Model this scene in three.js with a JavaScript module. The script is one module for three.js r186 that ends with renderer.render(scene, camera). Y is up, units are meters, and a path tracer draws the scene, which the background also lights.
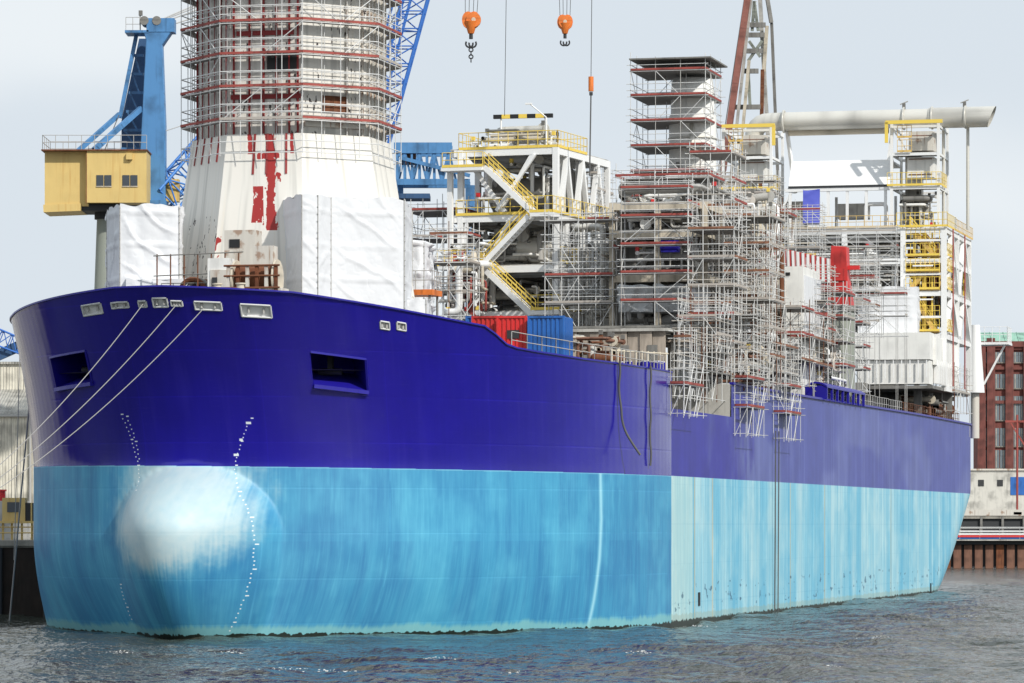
import * as THREE from 'three';
import { mergeGeometries } from 'three/addons/utils/BufferGeometryUtils.js';
import { RoundedBoxGeometry } from 'three/addons/geometries/RoundedBoxGeometry.js';

// ---------------------------------------------------------------- camera, sky, sun, exposure
const scene = new THREE.Scene();
const FOC = 4000, HORIZON = 525, CAMY = 6.45;              // telephoto, pixels of the 1024 x 683 frame
const camera = new THREE.PerspectiveCamera(2 * Math.atan(341.5 / FOC) * 180 / Math.PI, 1024 / 683, 1, 6000);
camera.position.set(0, CAMY, 0);
camera.lookAt(0, CAMY, -100);
camera.setViewOffset(1024, 683, 0, 341.5 - HORIZON, 1024, 683);   // shifted lens, verticals stay upright

const rng = (seed) => () => { seed |= 0; seed = seed + 0x6D2B79F5 | 0; let t = Math.imul(seed ^ seed >>> 15, 1 | seed); t = t + Math.imul(t ^ t >>> 7, 61 | t) ^ t; return ((t ^ t >>> 14) >>> 0) / 4294967296; };
const PERM = (() => { const r = rng(11), p = new Uint8Array(512), a = [...Array(256).keys()]; for (let i = 255; i > 0; i--) { const j = Math.floor(r() * (i + 1)); [a[i], a[j]] = [a[j], a[i]]; } for (let i = 0; i < 512; i++) p[i] = a[i & 255]; return p; })();
function vnoise(x, y) {
  const xi = Math.floor(x), yi = Math.floor(y), fx = x - xi, fy = y - yi, ux = fx * fx * (3 - 2 * fx), uy = fy * fy * (3 - 2 * fy);
  const h = (a, b) => PERM[PERM[a & 255] + (b & 255)] / 255;
  const a = h(xi, yi), b = h(xi + 1, yi), c = h(xi, yi + 1), d = h(xi + 1, yi + 1);
  return a + (b - a) * ux + (c - a) * uy + (a - b - c + d) * ux * uy;
}
const fbm = (x, y, o = 4) => { let s = 0, a = .5, n = 0; for (let i = 0; i < o; i++) { s += a * vnoise(x, y); n += a; x = x * 2.03 + 17.1; y = y * 2.03 + 5.3; a *= .5; } return s / n; };
const clamp = (x, a = 0, b = 1) => Math.max(a, Math.min(b, x));
const sstep = (a, b, x) => { const t = clamp((x - a) / (b - a)); return t * t * (3 - 2 * t); };
const lerp = (a, b, t) => a + (b - a) * t;

{ // pale summer haze with thin cloud
  const W = 1024, H = 512, d = new Float32Array(W * H * 4);
  for (let j = 0; j < H; j++) for (let i = 0; i < W; i++) {
    const el = (j / H - .5) * Math.PI, az = i / W * Math.PI * 2, up = clamp(Math.sin(el));
    const sx = Math.cos(az) * Math.cos(el), sz = Math.sin(az) * Math.cos(el);
    const cl = sstep(.42, .7, fbm(sx * 9 + 9, sz * 9 + el * 26, 5));
    const k = .13 * cl;
    const o = (j * W + i) * 4;
    d[o] = lerp(.675, .585, up) + k; d[o + 1] = lerp(.74, .68, up) + k * .85; d[o + 2] = lerp(.80, .78, up) + k * .62; d[o + 3] = 1;
    if (el < -.02) { d[o] = .16; d[o + 1] = .18; d[o + 2] = .19; }
  }
  const t = new THREE.DataTexture(d, W, H, THREE.RGBAFormat, THREE.FloatType);
  t.mapping = THREE.EquirectangularReflectionMapping; t.magFilter = t.minFilter = THREE.LinearFilter; t.needsUpdate = true;
  scene.background = t; scene.environment = t;
}
const sun = new THREE.DirectionalLight(new THREE.Color(1, .965, .9), 3.7);
{
  const az = 38 * Math.PI / 180, el = 38 * Math.PI / 180, c = new THREE.Vector3(0, 15, -310);
  sun.target.position.copy(c);
  sun.position.set(Math.sin(az) * Math.cos(el), Math.sin(el), Math.cos(az) * Math.cos(el)).multiplyScalar(400).add(c);
  sun.castShadow = true; sun.shadow.radius = 2.5; sun.shadow.mapSize.set(4096, 4096);
  Object.assign(sun.shadow.camera, { left: -150, right: 150, top: 150, bottom: -150, near: 10, far: 900 });
  scene.add(sun, sun.target);
}
const renderer = new THREE.WebGLRenderer({ antialias: true });
renderer.setSize(1024, 683);
renderer.toneMapping = THREE.LinearToneMapping;
renderer.toneMappingExposure = 1.05;
renderer.shadowMap.enabled = true;

// ---------------------------------------------------------------- frames of reference
// ship frame: u aft along the keel, y up, w to port; the ship lies 13.8 degrees off the line of sight
const SA = .2385, CA = .9711, CX = -10.7, CD = 263.1, HEAD = Math.atan2(CA, SA);
const ship = (u, y, w) => new THREE.Vector3(CX + SA * u + CA * w, y, -(CD + CA * u - SA * w));
const projX = (u, w) => 512 + FOC * (CX + SA * u + CA * w) / (CD + CA * u - SA * w);
const at = (px, py, D) => new THREE.Vector3((px - 512) / FOC * D, CAMY + (HORIZON - py) / FOC * D, -D);
const q = (px, py, D) => { const X = (px - 512) / FOC * D - CX, Z = D - CD; return [CA * Z + SA * X, CAMY + (HORIZON - py) / FOC * D, CA * X - SA * Z]; };

// ---------------------------------------------------------------- textures and materials
function tex(W, H, fn, srgb = true, rep) {
  const d = new Uint8Array(W * H * 4);
  for (let j = 0; j < H; j++) for (let i = 0; i < W; i++) { const c = fn(i / W, j / H, i, j), o = (j * W + i) * 4; d[o] = clamp(c[0], 0, 255); d[o + 1] = clamp(c[1], 0, 255); d[o + 2] = clamp(c[2], 0, 255); d[o + 3] = 255; }
  const t = new THREE.DataTexture(d, W, H, THREE.RGBAFormat); t.magFilter = THREE.LinearFilter; t.minFilter = THREE.LinearMipmapLinearFilter; t.generateMipmaps = true;
  if (srgb) t.colorSpace = THREE.SRGBColorSpace;
  if (rep) { t.wrapS = t.wrapT = THREE.RepeatWrapping; t.repeat.set(rep, rep); }
  t.needsUpdate = true; return t;
}
// tileable grime: noise blended with its wrapped copy
const tile = (f) => (u, v) => { const a = f(u, v), b = f(u - 1, v), c = f(u, v - 1), d = f(u - 1, v - 1); return a * (1 - u) * (1 - v) + b * u * (1 - v) + c * (1 - u) * v + d * u * v; };
const gn = tile((u, v) => fbm(u * 6 + 40, v * 6 + 40, 5)), gs = tile((u, v) => fbm(u * 26 + 40, v * 3 + 60, 4));
const grime = tex(256, 256, (u, v) => { const n = gn(u, v), s = gs(u, v); const k = 255 - 52 * sstep(.45, .8, n) - 42 * sstep(.5, .85, s); return [k, k * .985, k * .95]; }, true, .17);
const grimeLight = tex(256, 256, (u, v) => { const n = gn(u, v), s = gs(u, v); const k = 255 - 16 * sstep(.4, .8, n) - 20 * sstep(.5, .85, s); return [k, k * .995, k * .98]; }, true, .17);
const wornPaint = tex(256, 256, (u, v) => { const n = gn(u, v), s = gs(u, v); const r = sstep(.62, .72, n) * .6 + sstep(.66, .8, s) * .5; const k = 245 - 30 * s; return [lerp(k, 150, r), lerp(k * .98, 110, r), lerp(k * .95, 85, r)]; }, true, .21);
const streaky = tex(256, 256, (u, v) => { const n = gn(u, v), s = tile((a, b) => fbm(a * 34 + 40, b * 2 + 60, 4))(u, v); const k = 250 - 22 * n, r = sstep(.5, .8, s) * .35; return [lerp(k, 205, r), lerp(k * .98, 170, r), lerp(k * .95, 130, r)]; }, true, .21);
const rustTex = tex(256, 256, (u, v) => { const n = gn(u, v), s = gs(u, v); const k = .6 + .5 * n; return [lerp(225, 150, s) * k, lerp(205, 95, s) * k, lerp(185, 62, s) * k]; }, true, .3);
const crumple = tex(256, 256, (u, v) => { const f = tile((a, b) => { const x = fbm(a * 5 + 9, b * 5 + 3, 3), y = fbm(a * 5 + 50, b * 5 + 77, 3); return Math.abs(Math.sin((x * 9 + a * 3)) * .6 + Math.sin((y * 11 + b * 4)) * .4); })(u, v); return [f * 255, f * 255, f * 255]; }, false, .22);
const corr = tex(64, 8, (u) => { const k = 127 + 127 * Math.sin(u * Math.PI * 2 * 4); return [k, k, k]; }, false, 1);

const M = {};
const C = (r, g, b) => new THREE.Color().setRGB(r, g, b);
function mat(name, rgb, rough = .6, opt = {}) { const m = new THREE.MeshStandardMaterial({ color: C(...rgb), roughness: rough, ...opt }); m.side = THREE.DoubleSide; m.name = name; M[name] = m; return m; }
mat('white', [.8, .8, .79], .5, { map: grimeLight });
mat('whiteClean', [.8, .8, .79], .5);
mat('whiteWorn', [.74, .73, .7], .6, { map: wornPaint });
mat('tarp', [.68, .69, .71], .55, { bumpMap: crumple, bumpScale: .018 });
mat('tarpGrey', [.58, .6, .61], .5, { bumpMap: crumple, bumpScale: .1 });
mat('yellow', [.8, .58, .1], .5);
mat('yellowPale', [.72, .5, .16], .55, { map: grime });
mat('cabin', [.74, .56, .22], .55, { map: streaky });
mat('orange', [.75, .2, .035], .5, { map: grime });
mat('red', [.55, .035, .035], .5, { map: grime });
mat('redClean', [.62, .03, .03], .45);
mat('toe', [.34, .07, .06], .7, { map: grime });
mat('toeBrown', [.26, .12, .075], .8, { map: grime });
mat('toeGrey', [.42, .38, .34], .8);
mat('primer', [.27, .035, .035], .8);
mat('rust', [.42, .24, .15], .85, { map: rustTex });
mat('brown', [.2, .1, .07], .8, { map: grime });
mat('galv', [.62, .62, .61], .5);
mat('galvDull', [.4, .39, .37], .6);
mat('plank', [.24, .23, .22], .85);
mat('steel', [.2, .2, .2], .6, { map: grime });
mat('steelLight', [.46, .46, .46], .55, { map: grime });
mat('dark', [.03, .032, .035], .7);
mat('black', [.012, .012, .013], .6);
mat('blueCrane', [.075, .235, .52], .5, { map: grime });
mat('blueLattice', [.03, .14, .48], .5);
mat('blueTarp', [.08, .1, .5], .6);
mat('blueBox', [.02, .13, .48], .5, { map: grime });
mat('navy', [.0123, .008, .262], .4);
mat('greyGreen', [.27, .3, .28], .6, { map: grime });
mat('silver', [.66, .66, .65], .4, { metalness: .25, map: grime });
mat('cream', [.6, .55, .47], .65, { map: grime });
mat('beige', [.42, .37, .33], .7, { map: grime });
mat('rope', [.33, .32, .31], .9);
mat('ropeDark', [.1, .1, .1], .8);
mat('glass', [.05, .06, .07], .1);
mat('paneGrey', [.16, .19, .21], .12);
mat('galvWarm', [.56, .51, .45], .6);
mat('galvWhite', [.72, .71, .68], .55);
mat('concrete', [.3, .29, .27], .9, { map: grime });
mat('quayDark', [.045, .045, .045], .85, { map: rustTex });
mat('brick', [.17, .055, .048], .85, { map: grime });
mat('copper', [.26, .47, .4], .6, { map: grime });
mat('roofGrey', [.42, .42, .41], .6, { map: grime, bumpMap: corr, bumpScale: .06 });
mat('wallCream', [.68, .66, .6], .65, { map: grime, bumpMap: corr, bumpScale: .05 });

// ---------------------------------------------------------------- object helpers
const used = new Map();
function numbered(n) { const k = used.get(n) || 0; used.set(n, k + 1); return k ? n + '_' + String(k).padStart(3, '0') : n; }
const shade = (m) => { m.castShadow = m.receiveShadow = true; return m; };
function thing(name, label, category, pos, { yaw = 0, group, world = false } = {}) {
  const g = new THREE.Group(); g.name = numbered(name);
  if (world) { g.position.copy(Array.isArray(pos) ? new THREE.Vector3(...pos) : pos); g.rotation.y = yaw; } else { g.position.copy(ship(...pos)); g.rotation.y = HEAD + yaw; }
  g.userData = { label, category }; if (group) g.userData.group = group;
  scene.add(g); return g;
}
const boxCache = new Map();
function boxGeo(x, y, z) {
  const k = [x, y, z].map((v) => v.toFixed(2)).join(); if (boxCache.has(k)) return boxCache.get(k);
  const g = new THREE.BoxGeometry(x, y, z), uv = g.attributes.uv, n = g.attributes.normal, p = g.attributes.position;
  for (let i = 0; i < uv.count; i++) { const ax = Math.abs(n.getX(i)), ay = Math.abs(n.getY(i)); if (ax > .5) uv.setXY(i, p.getZ(i), p.getY(i)); else if (ay > .5) uv.setXY(i, p.getX(i), p.getZ(i)); else uv.setXY(i, p.getX(i), p.getY(i)); }
  boxCache.set(k, g); return g;
}
function add(parent, name, geo, m) { const o = shade(new THREE.Mesh(geo, m)); o.name = name; parent.add(o); return o; }
function box(parent, name, m, c, s, rot) { const o = add(parent, name, boxGeo(...s), m); o.position.set(...c); if (rot) o.rotation.set(...rot); return o; }
const unitBox = new THREE.BoxGeometry(1, 1, 1);
const unitTube = new THREE.CylinderGeometry(1, 1, 1, 6, 1, true), roundTube = new THREE.CylinderGeometry(1, 1, 1, 16, 1, false);
const UP = new THREE.Vector3(0, 1, 0), V = (a) => a.isVector3 ? a : new THREE.Vector3(...a);
function tubeMat4(a, b, r) { a = V(a); b = V(b); const d = b.clone().sub(a), L = d.length(); return new THREE.Matrix4().compose(a.clone().add(b).multiplyScalar(.5), new THREE.Quaternion().setFromUnitVectors(UP, d.divideScalar(L || 1)), new THREE.Vector3(r, L, r)); }
function tube(parent, name, m, a, b, r, round) { const o = add(parent, name, round ? roundTube : unitTube, m); o.matrixAutoUpdate = true; tubeMat4(a, b, r).decompose(o.position, o.quaternion, o.scale); return o; }
const tg = (a, b, r) => unitTube.clone().applyMatrix4(tubeMat4(a, b, r));
// square beam between two points
function beamMat(a, b, w, h) { a = V(a); b = V(b); const d = b.clone().sub(a), L = d.length(); d.normalize(); const x = Math.abs(d.y) > .99 ? new THREE.Vector3(1, 0, 0) : new THREE.Vector3().crossVectors(UP, d).normalize(), y = new THREE.Vector3().crossVectors(d, x); const m = new THREE.Matrix4().makeBasis(x.multiplyScalar(w), y.multiplyScalar(h), d.multiplyScalar(L)); m.setPosition(a.clone().add(b).multiplyScalar(.5)); return m; }
function beam(parent, name, m, a, b, w, h = w) { a = V(a); b = V(b); const o = add(parent, name, boxGeo(w, h, +a.distanceTo(b).toFixed(2)), m); const mm = beamMat(a, b, 1, 1), e = mm.elements, L = a.distanceTo(b); for (const i of [8, 9, 10]) e[i] /= L; mm.decompose(o.position, o.quaternion, o.scale); return o; }
const bg = (a, b, w, h = w) => unitBox.clone().applyMatrix4(beamMat(a, b, w, h));
const bx = (c, s) => unitBox.clone().applyMatrix4(new THREE.Matrix4().compose(V(c), new THREE.Quaternion(), V(s)));
const merged = (parent, name, m, geos) => add(parent, name, mergeGeometries(geos), m);
function pipe(parent, name, m, pts, r, bend = 1, seg = 10) {        // pipe with rounded elbows
  const P = pts.map(V), path = new THREE.CurvePath();
  let prev = P[0];
  for (let i = 1; i < P.length - 1; i++) {
    const a = P[i].clone().sub(P[i - 1]), b = P[i + 1].clone().sub(P[i]), k = Math.min(bend, a.length() * .49, b.length() * .49);
    const s = P[i].clone().addScaledVector(a.normalize(), -k), e = P[i].clone().addScaledVector(b.normalize(), k);
    path.add(new THREE.LineCurve3(prev, s)); path.add(new THREE.QuadraticBezierCurve3(s, P[i], e)); prev = e;
  }
  path.add(new THREE.LineCurve3(prev, P[P.length - 1]));
  const geos = path.curves.map((c) => new THREE.TubeGeometry(c, c.isLineCurve3 ? 1 : 6, r, seg, false));
  return merged(parent, name, m, geos);
}
function ropeGeo(a, b, sag, r) { a = V(a); b = V(b); const m = a.clone().add(b).multiplyScalar(.5); m.y -= sag * 2; return new THREE.TubeGeometry(new THREE.QuadraticBezierCurve3(a, m, b), 24, r, 5, false); }
function railing(parent, m, a, b, h = 1.1, step = 1.4, toe = true, name = 'railing') {
  a = V(a); b = V(b); const L = a.distanceTo(b), n = Math.max(1, Math.round(L / step)), g = [];
  for (let i = 0; i <= n; i++) { const p = a.clone().lerp(b, i / n); g.push(tg(p, [p.x, p.y + h, p.z], .028)); }
  for (const k of [.5, 1]) g.push(tg([a.x, a.y + h * k, a.z], [b.x, b.y + h * k, b.z], .028));
  if (toe) g.push(bg([a.x, a.y + .1, a.z], [b.x, b.y + .1, b.z], .03, .2));
  return merged(parent, name, m, g.map((x) => x.index ? x : x));
}
function stair(parent, a, b, width, mS, mR, dir = [1, 0, 0]) {       // a low end, b high end, dir = sideways
  a = V(a); b = V(b); const d = V(dir).clone().multiplyScalar(width), f = new THREE.Group(); f.name = 'stair_flight'; parent.add(f);
  for (const k of [0, 1]) {
    const o = d.clone().multiplyScalar(k), A = a.clone().add(o), B = b.clone().add(o);
    beam(f, 'stringer', mS, A, B, .1, .38);
    const g = [], n = 5; for (let i = 0; i <= n; i++) { const p = A.clone().lerp(B, i / n); g.push(tg(p, [p.x, p.y + 1.1, p.z], .027)); }
    for (const h of [.4, .75, 1.1]) g.push(tg([A.x, A.y + h, A.z], [B.x, B.y + h, B.z], .027));
    merged(f, 'handrail', mR, g);
  }
  const n = Math.max(4, Math.round((b.y - a.y) / .25));
  for (let i = 1; i < n; i++) { const p = a.clone().lerp(b, i / n).addScaledVector(d, .5); const o = add(f, 'tread', unitBox, mS); o.position.copy(p); o.scale.set(Math.abs(d.x) || .26, .05, Math.abs(d.z) || .26); }
  return f;
}
// tube scaffold in local x (aft) / z (port), origin at its forward starboard foot
function scaffoldParts(g, { nx = 3, nz = 1, bx: BX = 2.4, bz: BZ = 1.2, levels = 4, lift = 2, seed = 1, red = .75, deck = .9, brace = true, sides = 'fbps', extra = .6, skip = 0, tubeM = M.galv, y0 = 0, R = .03, warm = false }) {
  const r = rng(seed * 977 + 3), X = nx * BX, Z = nz * BZ, top = y0 + levels * lift + extra;
  const faces = { f: [[0, 0], [0, Z], nz], b: [[X, 0], [X, Z], nz], s: [[0, 0], [X, 0], nx], p: [[0, Z], [X, Z], nx] };
  for (let i = 0; i <= nx; i++) for (let k = 0; k <= nz; k++) if (i === 0 || i === nx || k === 0 || k === nz || (i + k) % 2) {
    const x = i * BX + (r() - .5) * .06, z = k * BZ + (r() - .5) * .06; tube(g, 'standard', r() < .8 ? tubeM : warm && r() < .6 ? M.rust : M.galvDull, [x, y0 - .02, z], [x, top + r() * .7 - (r() < skip ? lift : 0), z], R);
  }
  for (let l = 0; l <= levels; l++) {
    const y = y0 + l * lift;
    if (l > 0 && r() < deck) {
      const a = r() < .3 ? Math.floor(r() * nx * .6) * BX : 0, b = r() < .3 ? X - Math.floor(r() * nx * .4) * BX : X;
      if (b - a > .5) box(g, 'platform', M.plank, [(a + b) / 2, y + .04, Z / 2], [+(b - a).toFixed(1), .07, +(Z + .1).toFixed(1)]);
    }
    for (const s of sides) {
      const [[ax, az], [bx_, bz_], n] = faces[s], o = () => .1 + r() * .35, dx = Math.sign(bx_ - ax), dz = Math.sign(bz_ - az), gg = [];
      const hs = l === 0 ? [.15] : l === levels ? [0, .5, 1] : [0, .5, 1];
      for (const h of hs) { if (h && y + h > top) continue; gg.push(tg([ax - dx * o(), y + h, az - dz * o()], [bx_ + dx * o(), y + h, bz_ + dz * o()], R * .95)); }
      merged(g, 'guard_rail', warm ? [M.galv, M.galvWarm, M.galvWhite][Math.floor(r() * 3)] : tubeM, gg);
      if (l > 0 && r() < red + .15) { const off = s === 'f' ? [-.05, 0] : s === 'b' ? [.05, 0] : s === 's' ? [0, -.05] : [0, .05]; beam(g, 'toe_board', r() < red ? (warm && r() < .55 ? M.toeBrown : M.toe) : M.toeGrey, [ax + off[0], y + .15, az + off[1]], [bx_ + off[0], y + .15, bz_ + off[1]], .04, .16); }
      if (brace && l < levels) for (let i = 0; i < n; i++) if (r() < .38) {
        const p = i / n, e = (i + 1) / n, f = r() < .5, A = [lerp(ax, bx_, f ? p : e), y, lerp(az, bz_, f ? p : e)], B = [lerp(ax, bx_, f ? e : p), y + lift, lerp(az, bz_, f ? e : p)];
        tube(g, 'brace', tubeM, A, B, R * .9);
      }
    }
  }
}
function scaffold(label, pos, o) { const g = thing('scaffold', label, 'scaffold', pos, { yaw: o.yaw || 0, group: 'tube scaffolds around the ship' }); scaffoldParts(g, o); return g; }
// storeyed steel frame: columns at xs x zs, decks at ys
function frameParts(g, m, xs, zs, ys, { col = .4, bm = .35, deck = true, deckM = M.steelLight, y0 = 0 } = {}) {
  const top = ys[ys.length - 1];
  for (const x of xs) for (const z of zs) box(g, 'column', m, [x, (top + y0) / 2, z], [col, top - y0, col]);
  for (const y of ys) {
    for (const x of xs) for (let i = 1; i < zs.length; i++) box(g, 'beam', m, [x, y - bm / 2, (zs[i] + zs[i - 1]) / 2], [bm * .7, bm, Math.abs(zs[i] - zs[i - 1]) - col]);
    for (const z of zs) for (let i = 1; i < xs.length; i++) box(g, 'beam', m, [(xs[i] + xs[i - 1]) / 2, y - bm / 2, z], [Math.abs(xs[i] - xs[i - 1]) - col, bm, bm * .7]);
    if (deck) box(g, 'deck_plate', deckM, [(xs[0] + xs[xs.length - 1]) / 2, y + .03, (zs[0] + zs[zs.length - 1]) / 2], [Math.abs(xs[xs.length - 1] - xs[0]) + .3, .06, Math.abs(zs[zs.length - 1] - zs[0]) + .3]);
  }
}
// process pipework filling a box of local space, every line its own part
function pipework(label, pos, [X, Y, Z], n, seed, o = {}) {
  const g = thing('pipework', label, 'pipework', pos, { yaw: o.yaw || 0, group: o.group || 'process pipework on the topsides' }), r = rng(seed), ms = o.mats || [M.silver, M.whiteClean, M.steelLight, M.steel, M.galvDull, M.white];
  for (let i = 0; i < n; i++) {
    const rad = o.fine ? .05 + r() * .09 : r() < .25 ? .16 + r() * .2 : .05 + r() * .1, m = ms[Math.floor(r() * ms.length)];
    let x = r() * X, y = r() * Y, z = r() * Z; const pts = [[x, y, z]]; let ax = Math.floor(r() * 3);
    for (let k = 0; k < 2 + Math.floor(r() * 3); k++) { if (ax === 0) x = r() * X; else if (ax === 1) y = r() * Y; else z = r() * Z; const l = pts[pts.length - 1]; if (Math.hypot(l[0] - x, l[1] - y, l[2] - z) > rad * 3) pts.push([x, y, z]); ax = (ax + 1 + Math.floor(r() * 2)) % 3; }
    if (pts.length > 1) pipe(g, 'pipe', m, pts, rad, rad * 2.4, rad > .14 ? 9 : 6);
    if (r() < .5) { const p = pts[0]; const v = new THREE.Group(); v.name = 'valve'; g.add(v); tube(v, 'flange', m, [p[0] - .07, p[1], p[2]], [p[0] + .07, p[1], p[2]], rad * 1.7, true); box(v, 'actuator', r() < .12 ? M.redClean : r() < .2 ? M.yellow : M.steel, [p[0], p[1] + rad + .2, p[2]], [.25, .3, .25]); }
  }
  return g;
}
function vessel(label, pos, L, r, m, vertical, yaw = 0) {             // dished pressure vessel on saddles or skirt
  const g = thing('pressure_vessel', label, 'vessel', pos, { yaw, group: 'pressure vessels on the topsides' });
  const pts = []; for (let i = 0; i <= 8; i++) { const a = i / 8 * Math.PI / 2; pts.push(new THREE.Vector2(Math.sin(a) * r + 1e-3, -L / 2 - Math.cos(a) * r * .5)); } for (let i = 0; i <= 8; i++) { const a = i / 8 * Math.PI / 2; pts.push(new THREE.Vector2(Math.cos(a) * r + 1e-3, L / 2 + Math.sin(a) * r * .5)); }
  const o = add(g, 'shell', new THREE.LatheGeometry(pts, 28), m);
  if (vertical) { o.position.y = L / 2 + r * .5 + .4; tube(g, 'skirt', m, [0, 0, 0], [0, .9, 0], r * .8, true); tube(g, 'nozzle', m, [r * .7, L * .6, 0], [r + .4, L * .6, 0], .16, true); }
  else { o.rotation.x = Math.PI / 2; o.position.y = r + .35; for (const k of [-.3, .3]) box(g, 'saddle', M.steel, [0, .35, k * L], [r * 1.4, .7, .3]); tube(g, 'nozzle', m, [0, r * 2, .2 * L], [0, r * 2 + .7, .2 * L], .18, true); }
  return g;
}

// ================================================================ SETTING: water, quays
{ // choppy river: fine cells where the camera looks, coarse cells out to the horizon
  const r = rng(5), waves = []; for (let i = 0; i < 30; i++) { const L = 1.1 * Math.pow(1.13, i), a = (r() - .5) * 2.4 + .6; waves.push([Math.cos(a) * 6.283 / L, Math.sin(a) * 6.283 / L, r() * 6.28, .0115 * Math.pow(L, .45)]); }
  const axis = (fine, step, far) => { const a = []; for (let x = fine[0]; x <= fine[1]; x += step) a.push(x); let s = step * 2; const hi = [], lo = []; let x = fine[1]; while (x < far[1]) { x += s; s *= 1.5; hi.push(Math.min(x, far[1])); } s = step * 2; x = fine[0]; while (x > far[0]) { x -= s; s *= 1.5; lo.unshift(Math.max(x, far[0])); } return [...lo, ...a, ...hi]; };
  const xs = axis([-48, 62], .32, [-1500, 1500]), ds = axis([152, 440], .42, [-400, 3500]), nx = xs.length, nd = ds.length;
  const pos = new Float32Array(nx * nd * 3), uv = new Float32Array(nx * nd * 2), idx = [];
  for (let j = 0; j < nd; j++) for (let i = 0; i < nx; i++) {
    const X = xs[i], D = ds[j], k = (j * nx + i), inside = sstep(-60, -48, X) * (1 - sstep(62, 75, X)) * sstep(140, 152, D) * (1 - sstep(430, 520, D));
    let h = 0; const wx = X + 3 * fbm(X * .08, D * .08, 2), wd = D + 3 * fbm(X * .08 + 9, D * .08, 2), amp = .45 + 1.1 * fbm(X * .05 + 3, D * .05, 3);
    if (inside > 0) for (const [a, b, p, A] of waves) { const s = Math.sin(wx * a + wd * b + p); h += A * (s * .7 + .5 * (1 - Math.abs(s)) - .2); }
    pos[k * 3] = X; pos[k * 3 + 1] = h * inside * amp * 1.3; pos[k * 3 + 2] = -D; uv[k * 2] = X; uv[k * 2 + 1] = D;
    if (i < nx - 1 && j < nd - 1) idx.push(k, k + 1, k + nx, k + 1, k + nx + 1, k + nx);
  }
  const g = new THREE.BufferGeometry(); g.setAttribute('position', new THREE.BufferAttribute(pos, 3)); g.setAttribute('uv', new THREE.BufferAttribute(uv, 2)); g.setIndex(idx); g.computeVertexNormals();
  const rip = tile((u, v) => { let s = 0; s += fbm(u * 30 + 5, v * 22 + 5, 4); s += .6 * (1 - Math.abs(2 * fbm(u * 12 + 60, v * 12 + 60, 3) - 1)); return s / 1.6; });
  const bump = tex(512, 512, (u, v) => { const k = rip(u, v) * 255; return [k, k, k]; }, false, 1 / 9);
  const m = new THREE.MeshPhysicalMaterial({ color: C(.045, .05, .04), roughness: .12, ior: 1.33, bumpMap: bump, bumpScale: .3 }); m.name = 'river';
  const o = shade(new THREE.Mesh(g, m)); o.name = 'water'; o.userData = { kind: 'structure', label: 'choppy grey green river water in front of the ship' }; scene.add(o);
  // broken foam crests
  const rf = rng(77), spots = [[286, 672, 1.5, .4], [330, 674, 1.1, .25], [760, 603, 1.6, .3], [700, 628, .9, .2], [590, 624, .7, .2], [905, 600, 1, .2], [640, 655, 1, .18], [440, 661, .8, .16], [880, 640, 1.2, .2], [975, 618, 1.4, .2], [120, 655, .9, .2], [520, 676, 1, .2], [830, 670, 1.1, .2], [230, 655, .7, .16]];
  for (const [px, py, L, wd] of spots) {
    const D = CAMY * FOC / (py - HORIZON), X = (px - 512) / FOC * D, geos = [];
    for (let i = 0; i < 26; i++) { const s = new THREE.IcosahedronGeometry(.012 + rf() * rf() * .04, 0); s.scale(1.3 + rf(), .5, 1.2); { const q1 = rf() + rf() + rf() - 1.5; s.translate(q1 * L * .9, .08 + rf() * .1 * (1.5 - Math.abs(q1)), (rf() + rf() - 1) * wd * 3); }; geos.push(s); }
    const f = merged(scene, numbered('foam'), M.whiteClean, geos); f.position.set(X, 0, -D); f.userData = { kind: 'stuff', label: 'broken white foam on a wave crest', category: 'foam' };
  }
}
{ // quay on the far bank at the left, dark wall towards us
  const g = thing('quay', 'dark quay wall with concrete deck left of the bow', 'quay', [-131, 0, -275], { world: true }); g.userData.kind = 'structure';
  box(g, 'quay_wall', M.quayDark, [0, 1.45, -.4], [199.4, 6.9, .8]); box(g, 'quay_deck', M.concrete, [0, 5.15, -160], [200, .5, 320]); box(g, 'coping', M.concrete, [0, 5.2, .08], [199, .36, .24]);
  for (let i = 0; i < 12; i++) tube(g, 'fender_pile', M.dark, [99 - i * 3.2, -1, .3], [99 - i * 3.2, 4.9, .3], .2, true);
}
{ // quay across the river at the right
  const D = 600, g = thing('sheet_pile_quay', 'rust brown sheet pile quay across the river behind the stern', 'quay', [150, 0, -D], { world: true }); g.userData.kind = 'structure';
  box(g, 'quay_deck', M.concrete, [0, 7.7, -200], [230, .6, 400]);
  box(g, 'backing_wall', M.dark, [0, 4, -.9], [229, 7.6, 1]);
  for (let i = 0; i < 70; i++) { box(g, 'sheet_pile', i % 5 === 2 ? M.rust : M.brown, [-88 + i * 1.6, 1.2, -.12], [1.15, 4.6, .5]); }
  box(g, 'waling', M.dark, [0, 3.75, .3], [229, .45, .5]); box(g, 'walkway', M.steelLight, [0, 4.2, .6], [229, .2, 1.8]);
  box(g, 'coping', M.whiteWorn, [0, 8.3, -.5], [229, .9, 1.2]);
  for (let i = 0; i < 30; i++) box(g, 'rib', M.steel, [-86 + i * 3.2, 6.2, -.2], [.35, 3, .5]);
  const pp = [[M.whiteClean, 5.05, .14], [M.redClean, 4.72, .16], [M.whiteClean, 5.5, .1], [M.blueBox, 4.45, .1], [M.galv, 6.0, .08]];
  for (const [m, y, r] of pp) tube(g, 'pipeline', m, [-100, y, 1.3], [100, y, 1.3], r, true);
  railing(g, M.galv, [-95, 4.35, 1.4], [-20, 4.35, 1.4], 1.8, 3, false);
}

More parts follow.
